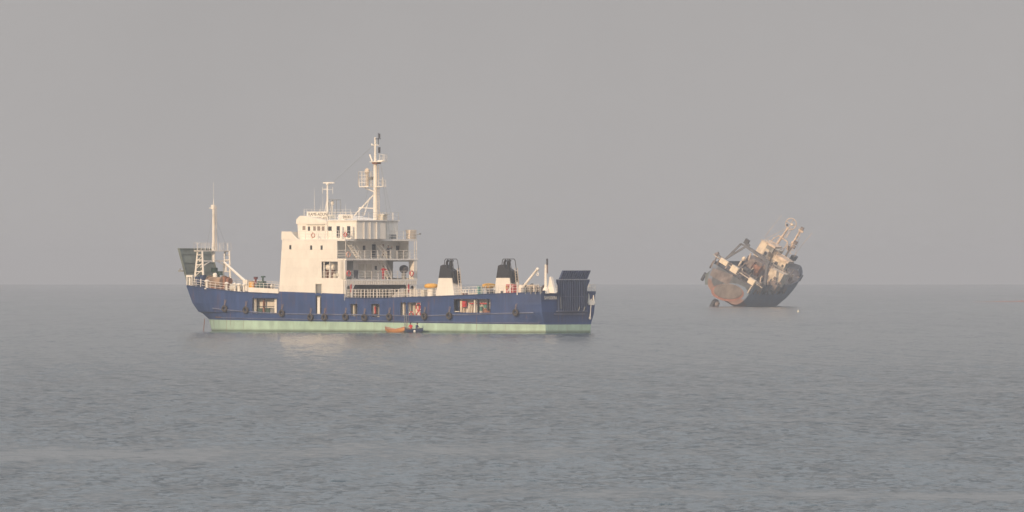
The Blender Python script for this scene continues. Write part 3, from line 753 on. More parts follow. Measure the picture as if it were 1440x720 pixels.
# derrick boom resting down to its post
P1 = mpx(315.5, 369, 1.0); P2 = mpx(346.5, 397, -2.0)
bo = MB(); bo.tube(P1, P2, .15, .21, 8)
boom_base = (P2[0], P2[1], 5.3)
bo.box(P2[0]-.35, P2[0]+.5, P2[1]-.35, P2[1]+.35, P2[2]-.3, P2[2]+.35).tube((P2[0]+.1, P2[1], 5.2), (P2[0]+.1, P2[1], P2[2]), .28, n=10)
boo = bo.build('derrick', M['shellw'], ferry)
MB().tube((P1[0], P1[1], P1[2]-.1), (P1[0], P1[1], P1[2]+1.2), .09).tube((P1[0]+.35, P1[1], P1[2]-.2), (P1[0]+.35, P1[1], P1[2]-1.2), .13).build('boom_head', M['shellw'], boo)

# foredeck rails and fittings
def deckrail(xa, xb, side, step=1.4, h=1.05, parent=ferry, mat=None, inset=.12, n=3, name='railing'):
    pts = []; X = xa
    while X < xb-.01: z = sheer(X); pts.append((warp(X, z), side*(halfw(X, z)-inset), z)); X += 4
    pts.append((warp(xb, sheer(xb)), side*(halfw(xb, sheer(xb))-inset), sheer(xb)))
    return railing(name, pts, mat or Wt, parent, h, step, n, .04, .028)
deckrail(-67.5, -56, -1, 1.3, 1.0)
deckrail(-68, -47.5, 1, 1.5, 1.0)
# white bulwark panel with freeing slots forward of the house
bl = MB()
xa_ = port(349, 405)[0]
X = xa_
while X < -47.6:
    X2 = min(X+1.0, -47.5)
    bl.hexa([(X, -7.09, sheer(X)+.06), (X2, -7.09, sheer(X2)+.06), (X2, -7.0, sheer(X2)+.06), (X, -7.0, sheer(X)+.06)], [(X, -7.09, sheer(X)+.72), (X2, -7.09, sheer(X2)+.72), (X2, -7.0, sheer(X2)+.72), (X, -7.0, sheer(X)+.72)]); X = X2
bl.build('white_bulwark', M['shellw'], ferry)
railing('railing', [(xa_, -7.04, sheer(xa_)+.72), (-47.5, -7.04, sheer(-47.5)+.72)], Wt, ferry, .65, .75, 2, .03)
# white door-like bow fairlead frame and bollards
def px_local(x, y, Y): return port(x, y, Y)
fl = MB(); X, z = px_local(267, 400, -3.2)
fl.box(X-.55, X-.42, -3.3, -3.1, 6.2, 7.65).box(X+.42, X+.55, -3.3, -3.1, 6.2, 7.65).box(X-.6, X+.6, -3.32, -3.08, 7.45, 7.75).tube((X, -3.2, 6.2), (X, -3.2, 7.4), .16)
fl.build('fairlead_frame', M['shellw'], ferry)
for x, w_ in ((291, .26), (318.5, .22), (330, .2), (343, .2), (336, .3)):
    X, z = px_local(x, 405, -5.2 if x < 300 else -6.2); zz0 = sheer(X)-.1
    MB().lathe([(w_*1.5, 0), (w_*1.3, .12), (w_*.7, .2), (w_*.7, .95), (w_*1.3, 1.0), (w_*1.3, 1.2), (w_*.2, 1.3)], (X, -5.2 if x < 300 else -6.2, zz0), 10).build('bollard', M['shellw'], ferry)
# windlass with rope drum
wl = empty('windlass', (0, 0, 0)); wl.parent = ferry
X, z = px_local(306, 397, -2.0)
wlo = MB().lathe([(.95, -1.5), (.95, -1.4), (.72, -1.4), (.72, 1.2), (.95, 1.2), (.95, 1.3)], (X, -2.0, 6.75), 16, 'X')
wlo.build('rope_drum', M['rope'], wl)
MB().box(X-2.0, X+1.9, -2.6, -1.4, 5.8, 6.1).box(X-2.1, X-1.75, -2.6, -1.4, 6.1, 7.2).box(X+1.5, X+1.9, -2.5, -1.5, 6.1, 7.5).lathe([(.45, 0), (.45, .5)], (X+2.0, -2.0, 6.9), 12, 'X').build('winch_frame', M['brown'], wl)
MB().lathe([(.3, 0), (.3, .4), (.22, .55), (.05, .6)], (X-.5, -2.0, 7.45), 10).build('drum_cover', M['shellw'], wl)
X, z = px_local(281.5, 400, -3.0)
MB().box(X-.75, X-.1, -3.3, -2.5, 6.05, 7.5).box(X+.05, X+.7, -3.2, -2.5, 6.05, 7.75).lathe([(.35, 0), (.35, .4)], (X, -3.5, 6.9), 10, 'Y').build('anchor_winch', M['navy'], ferry)
for dx in (-.45, .4): MB().box(X+dx, X+dx+.14, -3.36, -3.3, 6.5, 7.2).build('winch_plate', M['white'], ferry)
for x, y0 in ((301.5, 381), (308.5, 386)):
    X, z = px_local(x, y0, 1.5); MB().tube((X, 1.5, 6.1), (X, 1.5, z), .06).box(X-.35, X+.35, 1.2, 1.8, z-.1, z+.45).tube((X-.3, 1.5, z), (X+.1, 1.5, z-.5), .08).build('deck_lamp', M['dgreen'], ferry)

# engines / gear on the foredeck (things that can be lifted away)
def thing(name, label, cat, X, Y, Z, group=None):
    o = empty(name, world(X, Y, Z), (0, 0, -TH)); return tag(o, label, cat, group)
X, z = px_local(358, 398, -4.5)
zd_ = sheer(X)-.12
t = thing('orange_drum', 'orange drum standing beside dark machinery on the ferry foredeck', 'drum', X, -5.0, zd_)
MB().lathe([(.48, 0), (.5, .03), (.48, .06), (.48, .6), (.51, .64), (.48, .68), (.48, 1.55), (.51, 1.58), (.4, 1.6)], n=16).build('barrel', M['yellow'], t)
MB().lathe([(.07, 0), (.07, .06)], (.2, 0, 1.6), 8).build('bung', M['dark'], t)
X, z = px_local(362.5, 398, -4.5)
t = thing('pump', 'dark red upright pump between orange drum and green machinery', 'pump', X, -4.9, zd_)
MB().box(-.3, .3, -.3, .3, 0, .3).lathe([(.22, .3), (.26, .5), (.26, 1.4), (.14, 1.6), (.14, 1.9), (.3, 1.95), (.3, 2.15)], n=12).build('pump_body', paint('dark_red', (.18, .04, .04), .6, .3), t)
MB().torus((0, 0, 2.2), .26, .05, 'Z').build('hand_wheel', M['dark'], t)
X, z = px_local(371.5, 398, -4.5)
t = thing('deck_engine', 'dark green diesel engine with stack on the ferry foredeck', 'engine', X, -4.9, zd_)
MB().box(-.95, .95, -.5, .5, .15, 1.25).box(-.6, .5, -.35, .35, 1.25, 1.65).build('engine_block', M['dgreen'], t, bevel=.05)
MB().tube((.15, 0, 1.6), (.15, 0, 2.2), .12).box(-.1, .5, -.15, .15, 2.15, 2.35).build('exhaust_stack', M['dgreen'], t)
MB().box(-1.1, 1.1, -.6, -.45, 0, .15).box(-1.1, 1.1, .45, .6, 0, .15).build('skid', M['dark'], t)
X, z = px_local(380, 400, -4.5)
t = thing('mooring_winch', 'small dark winch with white drum ends nearest the cream deckhouse', 'winch', X, -5.0, zd_)
MB().box(-.8, .8, -.4, .4, 0, .25).box(-.75, -.6, -.4, .4, .25, 1.3).box(.6, .75, -.4, .4, .25, 1.3).lathe([(.3, -.6), (.3, .6)], (0, 0, .8), 12, 'X').build('winch_frame', M['dark'], t)
MB().lathe([(.3, .76), (.2, .9), (.3, 1.1)], (0, 0, .95), 10, 'X').build('warping_head', M['white'], t)
X, z = px_local(337, 402, -4.5)
t = thing('tarpaulin_bale', 'pale tarpaulin bundle on the foredeck behind the white railing', 'bundle', X, -5.2, sheer(X)-.12)
MB().lathe([(.3, -1.0), (.5, -.9), (.55, -.3), (.45, 0), (.55, .4), (.48, .9), (.25, 1.0)], (0, 0, .5), 10, 'X').build('canvas', M['cream2'], t, smooth=True)
MB().torus((-.3, 0, .5), .5, .04, 'X').torus((.4, 0, .5), .5, .04, 'X').build('lashing', M['rope'], t)

# ---- funnels with mushroom ventilators
def funnel(cx, cy, zb0):
    f = empty('funnel', (cx, cy, zb0)); f.parent = ferry
    wy_ = .85
    def ring(x0, x1, w_, z): return [(x0, -w_, z), (x1, -w_, z), (x1, w_, z), (x0, w_, z)]
    MB().hexa(ring(-1.75, 1.7, wy_, 0), ring(-1.35, 1.1, wy_-.12, 2.55)).build('funnel_casing', M['shellw'], f)
    MB().hexa([(-1.36, -wy_+.11, 2.552), (-.8, -wy_+.11, 2.552), (1.11, -wy_+.11, 2.552), (1.11, wy_-.11, 2.552), (-.8, wy_-.11, 2.552), (-1.36, wy_-.11, 2.552)],
              [(-1.15, -.6, 4.2), (-.7, -.6, 4.35), (.95, -.6, 3.5), (.95, .6, 3.5), (-.7, .6, 4.35), (-1.15, .6, 4.2)]).build('funnel_top', M['black'], f)
    MB().hexa(ring(1.14, 1.6, .66, 1.9), ring(.96, 1.3, .52, 3.45)).build('spark_trunk', M['black'], f)
    for k_, (dx, dy) in enumerate(((-.25, -.25), (.15, .2), (.5, -.25))):
        MB().tube((dx, dy, 3.7), (dx, dy, 4.7), .17, n=8).tube((dx, dy, 4.7), (dx+.25, dy, 4.95), .17, n=8).build('exhaust_pipe', M['black'], f)
    gm = MB()
    for dy in (-.5, .5):
        gm.path([(-.55, dy, 4.1), (-.42, dy, 4.95), (-.25, dy, 5.12), (.8, dy, 5.12), (1.0, dy, 4.9), (1.25, dy, 3.6)], .055)
    for x_ in (-.25, .3, .8): gm.tube((x_, -.5, 5.12), (x_, .5, 5.12), .045)
    gm.build('exhaust_guard', M['dark'], f)
    lm = MB()
    for dy in (-.25, .25): lm.path([(2.15, dy, 0), (1.85, dy, 2.0), (1.65, dy, 3.9)], .045)
    k_ = .2
    while k_ < 3.8: x_ = interp([(0, 2.15), (2, 1.85), (3.9, 1.65)], k_); lm.tube((x_, -.25, k_), (x_, .25, k_), .03); k_ += .33
    lm.build('ladder', M['cream'], f)
    rm_ = MB().box(-.4, .1, -wy_-.02, -wy_+.05, .12, .8); rm_.box(1.0, 1.55, -wy_-.02, -wy_+.05, .12, .8) if cy > 0 else None
    if cy > 0: rm_.build('access_hatch', M['dark'], f)
    v = empty('ventilator', (cx-3.2, cy-.2, zb0)); v.parent = ferry
    MB().lathe([(.62, 0), (.58, .1), (.55, 1.25), (.5, 1.35)], n=16).build('trunk', M['white'], v)
    MB().lathe([(.5, 1.2), (.92, 1.25), (.97, 1.45), (.88, 1.68), (.5, 1.8), (.02, 1.84)], n=18).build('cowl', M['yellow'], v)
fX = (port(613, 416, -7.0)[0]+port(640, 416, -7.0)[0])/2
funnel(fX, -6.2, sheer(fX)-.1)
fY2 = 4.9; fX2 = (port(694, 413, 4.05)[0]+port(720.5, 413, 4.05)[0])/2
funnel(fX2, fY2, sheer(fX2)-.1)

# ---- port and starboard deck rails aft
rX = [-34.6, -30]
railing('railing', [(X, -(halfw(X, 5)-.12), sheer(X)+.03) for X in (-34.5, -28, -21, -14, -8, -5, -2, -.4)], Wt, ferry, 1.08, .8, 3, .035, .022)
railing('railing', [(X, (halfw(X, 5)-.12), sheer(X)+.03) for X in (-34.5, -28, -21, -14, -8, -5, -2, -.4)], Wt, ferry, 1.08, .5, 3, .03, .03)
# close-set stanchion screen on the starboard casing inner edge (pale band seen above the port gunwale)
railing('inner_railing', [(X, 4.3, sheer(X)) for X in (-33.5, -28, -22, -14.5)], Wt, ferry, 1.05, .45, 3, .05, .03)
B('deck_locker', *sorted((port(594, 410, -6.3)[0], port(598.5, 410, -6.3)[0])), -6.6, -6.0, 4.7, 5.75, M['cream2'], ferry)
for x, w_, h_, mat in ((651, 1.0, .35, 'brown'), (674, .4, 1.25, 'teal'), (690, .9, .6, 'dark'), (668, 1.6, .3, 'cream2')):
    X = port(x, 412, -5.2)[0]; B('deck_box', X-w_/2, X+w_/2, -5.5, -4.8, sheer(X)-.08, sheer(X)+h_, M[mat], ferry)

# ---- after deck: crane, mast, anchor gear
X, z = port(733, 408, -4.8); X1, z1 = port(755.5, 378.5, -4.8)
ck = MB().lathe([(.5, 0), (.42, .3), (.3, .4), (.3, 1.2)], (X, -4.8, sheer(X)-.1), 12).box(X-.5, X+.35, -5.2, -4.4, z-.4, z+.35)
cko = ck.build('deck_crane', M['shellw'], ferry)
MB().tube((X, -4.8, z+.1), (X1, -4.8, z1), .19, .15, 8).ball((X1+.05, -4.8, z1), .24).build('crane_jib', M['shellw'], cko)
MB().tube((X1+.1, -4.8, z1), (X1+.1, -4.8, z1-.55), .03).torus((X1+.1, -4.8, z1-.7), .16, .06, 'Y').build('crane_hook', M['shellw'], cko)
X, z0 = port(767.5, 400, -4.2); zt_ = port(767.5, 374, -4.2)[1]
am = MB().lathe([(.5, 0), (.42, .5), (.2, .9), (.17, zt_-5.6)], (X, -4.2, 5.3), 10).tube((X+.02, -4.2, zt_-.4), (X+.02, -4.2, zt_+.2), .17)
amo = am.build('stern_mast', M['shellw'], ferry)
MB().lathe([(.13, 0), (.13, .75), (.05, .85)], (X+.25, -4.2, zt_+.15), 8).tube((X+.1, -4.2, zt_+.1), (X+.3, -4.2, zt_+.3), .05).build('stern_light', M['dark'], amo)
MB().tube((X+.3, -4.2, zt_-1.0), (X+.3, -4.2, zt_+.3), .05).build('conduit', M['brown'], amo)
X, z0 = port(776.5, 408, -3.7)
MB().prism_y([(X-.8, 5.35), (X+.65, 5.35), (X+.4, 6.1), (X-.05, 7.5), (X-.3, 7.55), (X-.55, 6.2)], -3.9, -3.5).build('ramp_hinge_bracket', M['shellw'], ferry)
X, _ = port(720.5, 408, -5.7)
hr = MB().box(X-.7, X+.7, -6.2, -5.6, sheer(X)-.1, sheer(X)+1.25)
hro = hr.build('hose_cabinet', M['red'], ferry)
MB().prism_y([(X-.6, sheer(X)+.2), (X-.35, sheer(X)+.2), (X+.5, sheer(X)+1.05), (X+.25, sheer(X)+1.05)], -6.24, -6.205).box(X-.05, X+.15, -6.23, -6.202, sheer(X)+.1, sheer(X)+1.1).build('white_marking', M['white'], hro)
for x in (717.8, 727.3): Xp = port(x, 410, -6.4)[0]; MB().tube((Xp, -6.4, 5.1), (Xp, -6.4, 6.9 if x > 720 else 6.5), .07).build('post', M['white'], ferry)
B('orange_box', *sorted((port(712.5, 405, -6)[0], port(716.5, 405, -6)[0])), -6.2, -5.8, 5.9, 6.3, M['yellow'], ferry)
X, _ = port(750, 405, -4.6)
MB().box(X-.9, X+.7, -5.0, -4.3, 6.25, 6.4).box(X-.5, X-.38, -4.95, -4.35, 5.2, 6.25).box(X+.35, X+.47, -4.95, -4.35, 5.2, 6.25).build('bitts', M['cream'], ferry)
X, _ = port(741.5, 405, -4.2); MB().lathe([(.75, -.7), (.4, -.65), (.4, .65), (.75, .7)], (X, -4.0, 5.9), 14, 'X').build('warp_winch', M['dark'], ferry)
X, _ = port(756, 405, -4.2); MB().lathe([(.6, -.6), (.35, -.55), (.35, .55), (.6, .6)], (X, -3.6, 5.85), 14, 'X').box(X-.7, X+.7, -4.1, -3.2, 5.2, 5.45).build('warp_winch', M['trust'], ferry)
for x in (739, 746.5, 753, 760): X, _ = port(x, 410, -6.0); MB().tube((X, -6.0, 5.2), (X, -6.0, 6.1), .09).build('mooring_post', M['grey'], ferry)

# ---- stern: raised bulwarks and ramp
for s_ in (-1, 1):
    sb_ = MB()
    ya, yb = (aft(763.5, 410, .0)[0], -2.9) if s_ < 0 else (2.75, 5.45)
    za_ = 5.45 if s_ > 0 else 5.4
    sb_.box(-.1, .04, ya, yb, 5.2, (aft(775, 408.5, 0)[1] if s_ < 0 else aft(835, 409.5, 0)[1]))
    sb_.build('stern_bulwark', M['navy'], ferry)
B('quarter_bulwark', -3.2, -.12, -5.62, -5.5, 5.4, 5.75, M['navy'], ferry) if False else None
yl, zlo = aft(785.5, 437, .3); yr, _ = aft(824.5, 437, .3)
ym, zj = aft(829.5, 394, .3); _, ztp = aft(800, 380.3, .3)
sr = MB()
sr.prism_x([(yl, zlo), (yr, zlo), (yr+.25, zj-.9), (ym, zj-.15), (ym, zj+.1), (yl-.25, zj+.1), (yl-.25, zj-.25), (yl, zj-.7)], .08, .26)
sro = sr.build('stern_ramp', M['navy'], ferry)
y0_, y1_ = aft(787, 392, .3)[0], aft(826, 392, .3)[0]; y2_, y3_ = aft(790.5, 380.3, .3)[0], aft(829.2, 380.3, .3)[0]
fl = MB().hexa([(.10, y0_, zj+.14), (.10, y1_, zj+.14), (.24, y1_, zj+.14), (.24, y0_, zj+.14)], [(.30, y2_, ztp), (.30, y3_, ztp), (.44, y3_, ztp), (.44, y2_, ztp)])
fl.build('ramp_flap', M['navy'], sro)
ri = MB(); nr = 12
for i in range(nr+1):
    yy = lerp(yl+.05, yr-.05, i/nr); ri.box(.262, .40, yy-.045, yy+.045, zlo, zj)
    a0 = lerp(y0_+.06, y1_-.06, i/nr); a1 = lerp(y2_+.06, y3_-.06, i/nr)
    ri.hexa([(.242, a0-.045, zj+.2), (.242, a0+.045, zj+.2), (.36, a0+.045, zj+.2), (.36, a0-.045, zj+.2)], [(.442, a1-.045, ztp), (.442, a1+.045, ztp), (.55, a1+.045, ztp), (.55, a1-.045, ztp)])
ri.build('ramp_rib', paint('worn_navy', (.05, .075, .155), .6, .2, .2), sro)
rc = MB().box(.262, .34, yl, yr, aft(800, 417, .3)[1]-.04, aft(800, 417, .3)[1]+.04).box(.262, .44, yl-.1, yr+.1, zj-.02, zj+.07).box(.1, .35, yl-.3, yr+.2, zlo-.12, zlo-.001)
rc.build('ramp_crossbar', STRK, sro)
for y_ in (813, 820.5):
    a_, z_ = aft(y_, 436, .4); MB().tube((.45, a_, z_-.1), (.45, a_+.25, z_+.45), .06).build('ramp_link', M['grey'], sro)
MB().tube((.44, yl+.35, aft(788, 434, .4)[1]), (.44, yl+.25, aft(788, 418, .4)[1]), .04).build('ramp_chain', M['grey'], sro)
MB().box(.04, .16, yl-.6, yr-.1, zlo-.52, zlo-.36).build('stern_sill', STRK, hull_o)
# stern anchor, white, flukes up
ax, az = aft(832, 428, .2)
an = MB()
an.prism_x([(ax-.5, az-.1), (ax+.5, az-.1), (ax+.7, az+.2), (ax+.45, az+1.25), (ax+.3, az+.35), (ax, az+.75), (ax-.3, az+.35), (ax-.5, az+1.45), (ax-.7, az+.2)], .06, .2)
an.tube((.15, ax-.1, az-.1), (.15, ax-.25, az-1.7), .07)
an.torus((.15, ax-.27, az-1.85), .15, .05, 'X')
an.build('stern_anchor', M['shellw'], ferry)
ra_ = [(-.3, yy, 6.0) for yy in (2.9, 5.2)]
zq = aft(835, 409.5, 0)[1]
railing('stern_rail', [(-.05, 3.0, zq-.02), (-.05, 5.4, zq-.02), (-2.5, 6.0, zq-.2)], Wt, ferry, .95, 1.2, 2, .04)
B('deck_box', -1.6, -.9, 2.9, 3.8, 5.4, 6.6, M['dark'], ferry)
nm = text('SAMUDERA', .62, M['white'], hull_o, (.055, aft(765.5, 421, .05)[0], aft(766, 421, .05)[1]), (math.pi/2, 0, math.pi/2), ex=.012)
nm.scale = (.78, 1, 1)
# anchor chain at the bow
chn = MB(); X, z = port(288, 449, -2.9)
chn.tube((X, -2.9, z+.1), (X-.3, -2.9, -.3), .05)
chn.build('anchor_chain', M['brown'], ferry)
X, z = port(300, 443, -5); 

# ---- things in the side openings
def inside(name, x0, y0, x1, y1, Y, mat, parent=ferry, depth=.3):
    a, z1_ = port(x0, y0, Y); b, z0_ = port(x1, y1, Y)
    return MB().box(a, b, Y, Y+depth, z0_, z1_).build(name, M[mat], parent)
for x0, y0, x1, y1, Y, mt in ((356, 417.5, 359, 441, -6.6, 'shellw'), (369.5, 417, 371, 441, -6.3, 'brown'), (386, 418, 389, 441, -6.6, 'shellw'), (494, 427, 498, 445, -6.5, 'cream2'), (522.5, 427, 526, 441, -6.5, 'white'),
                              (564, 425.5, 568, 445, -6.5, 'white'), (573.3, 425.5, 575.3, 445, -6.7, 'shellw'), (641, 421, 646, 440, -6.0, 'navy'), (647, 422, 649.4, 440, -6.3, 'cream'), (666.5, 421, 668, 440, -6.7, 'shellw'), (671, 421, 672, 440, -6.6, 'dark'), (684.5, 420, 686, 437, -6.7, 'dark'), (692, 420, 693, 437, -6.7, 'dark')):
    inside('stanchion', x0, y0, x1, y1, Y, mt)
for x0, x1 in ((362, 368), (373, 379), (380, 386)):
    inside('valve_chest', x0, 433+random.random()*3, x1, 441, -6.0, 'dgreen' if x0 < 380 else 'grey')
inside('pipe', 362, 430.5, 389, 431.5, -6.4, 'dark', depth=.12)
inside('switchboard', 648.5, 423, 654.5, 432, -6.2, 'red')
inside('switchboard', 647.5, 433, 652.5, 440.5, -6.0, 'cream')
inside('pipe', 660, 426, 686, 427.6, -6.2, 'red', depth=.15)
inside('fuel_tank', 680, 429, 684, 433, -6.2, 'teal')
inside('water_tank', 672, 431, 677, 437, -6.2, 'teal')
inside('step', 638.5, 437.5, 645, 438.6, -6.9, 'white')
lm = MB(); xa1, zl1 = port(661, 440, -6.2); xa2, zl2 = port(666, 425, -6.2)
for i, x in enumerate((657.5, 661, 664, 676, 679)):
    X, _ = port(x, 436, -6.0); h_ = 1.0+.5*((i*7) % 3)/3
    MB().tube((X, -6.0, 2.02), (X+.25, -6.0, 2.9+h_), .10, .07).build('pipe', M[('white', 'cream', 'rope', 'white', 'brown')[i]], ferry)
inside('crate', 681, 434, 692, 439.5, -6.0, 'brown'); inside('crate', 686.5, 431, 691, 434, -6.0, 'cream2')
inside('cabinet', 577, 426, 583, 445, -5.8, 'cream2'); inside('hose_box', 588.5, 428, 591.5, 437, -5.8, 'red')
inside('step', 584, 424.6, 592, 425.2, -7.12, 'white', depth=.05)
inside('extinguisher', 526, 431, 527.6, 441, -6.4, 'red', depth=.2)
inside('locker', 499, 436, 503, 444, -6.0, 'dark'); inside('locker', 529, 432, 534, 444, -5.8, 'grey')

# ---- lifebuoys (hang on the rails: things of their own)
def lifebuoy(X, Y, Z, label, ax, grp='red lifebuoys hung about the ferry', R_=.34, faded=False):
    t = thing('lifebuoy', label, 'lifebuoy', X, Y, Z, grp)
    MB().torus((0, 0, 0), R_, .085, ax).build('ring', M['red'] if not faded else M['faded'], t, smooth=True)
    for a in (45, 135, 225, 315):
        c, s_ = math.cos(R(a))*R_, math.sin(R(a))*R_
        p, q = ((c*.85, 0, s_*.85), (c*1.15, 0, s_*1.15)) if ax == 'Y' else ((0, c*.85, s_*.85), (0, c*1.15, s_*1.15))
        MB().tube(p, q, .1, n=8).build('band', M['white'], t)
    return t
Ya, Za = aft(490.5, 384.5, SAX+.2); lifebuoy(SAX+.2, Ya, Za, 'red lifebuoy on the middle gallery rail at its left end', 'X')
Ya, Za = aft(579, 384.5, SAX+.2); lifebuoy(SAX+.2, Ya, Za, 'red lifebuoy on the middle gallery rail beside the right-hand pillar', 'X')
Ya, Za = aft(490, 358, SAX+.2); lifebuoy(SAX+.2, Ya, Za, 'faded lifebuoy on the upper gallery rail under the stairs', 'X', faded=True)
X, Z = port(485.5, 330, -7.2); lifebuoy(X, -7.2, Z, 'red and white lifebuoy on the bridge deck rail below the wheelhouse doors', 'Y', R_=.26)
X, Z = port(440, 331, -7.2); lifebuoy(X, -7.2, Z, 'faded lifebuoy on the bridge wing rail below the wheelhouse windows', 'Y', R_=.3, faded=True)
X, Z = port(589, 431.5, -6.9); lifebuoy(X, -6.9, Z, 'red lifebuoy in the side opening above the moored boats, upper one', 'Y', R_=.5)
X, Z = port(588.5, 442, -6.9); lifebuoy(X, -6.9, Z, 'red and white lifebuoy in the side opening above the moored boats, lower one', 'Y')
X, Z = port(578.5, 442, -6.9); lifebuoy(X, -6.9, Z, 'pinkish lifebuoy beside the pale post in the side opening above the boats', 'Y')
# fire boxes beside the tunnel doors
for x in (493.5, 574.5):
    aftbox('fire_box', x-.8, 399, x+1.0, 412, SAX+.02, M['red'], house)
# dark garment on rail and searchlight
Ya, Za = aft(500.5, 384, SAX+.15)
t = thing('coverall', 'dark coverall draped over the middle gallery rail near the red lifebuoy', 'clothing', SAX+.12, Ya, Za)
MB().prism_x([(-.45, .4), (.45, .4), (.42, -.1), (.3, -.75), (.1, -.75), (.02, -.2), (-.1, -.7), (-.3, -.65), (-.42, -.1)], 0, .06).build('cloth', M['dark'], t)
Ya, Za = aft(568, 378.5, SAX-1)
t = thing('tarpaulin_cover', 'round dark covered reel on the middle gallery beside the starboard pillar', 'reel', SAX-1, Ya, 7.17)
MB().lathe([(.1, -.4), (.5, -.38), (.58, 0), (.5, .38), (.1, .4)], (0, 0, Za-7.17), 14, 'Y').build('cover', M['dark'], t, smooth=True)
MB().box(-.15, .15, -.3, .3, 0, Za-7.17-.4).build('stand', M['grey'], t)

# ---- tyre fenders
tyre0 = None
for i, (x, y, lab) in enumerate(((312.5, 434, 'tyre fender nearest the bow on the blue ferry side'), (345, 436, 'tyre fender just forward of the foremost side opening'), (395.6, 440.5, 'tyre fender just aft of the foremost side opening'),
        (436, 446, 'tyre fender just forward of the tall narrow pilot door'), (455.5, 446, 'tyre fender just aft of the tall narrow pilot door'), (485, 445.5, 'tyre fender below the left end of the galleries, forward of the small opening'),
        (511.8, 446.5, 'tyre fender midway between the two small openings amidships'), (546.6, 445.5, 'tyre fender above the orange rowing boat'), (596, 444.5, 'tyre fender just aft of the opening with red lifebuoys'),
        (631, 444, 'tyre fender just forward of the long after opening'), (718.5, 439.5, 'tyre fender nearest the stern on the blue ferry side'))):
    X, z = port(x, y, -7.4)
    rt = thing('tyre_fender', lab, 'tyre', X, -(halfw(X, z)+.27), z, 'tyre fenders along the ferry side')
    if tyre0 is None:
        tyre0 = MB().torus((0, 0, 0), .36, .17, 'Y', 20, 8).build('tyre', M['rubber'], rt, smooth=True)
        rope0 = MB().tube((-.05, 0, .4), (-.12, .22, 1.25), .03).tube((.05, 0, .4), (.12, .22, 1.25), .03).build('rope', M['rope'], rt)
    else:
        for s_ in (tyre0, rope0):
            c = s_.copy(); COL.objects.link(c); c.parent = rt
    rt.rotation_euler = (0, R(random.uniform(-30, 30))*0, -TH)

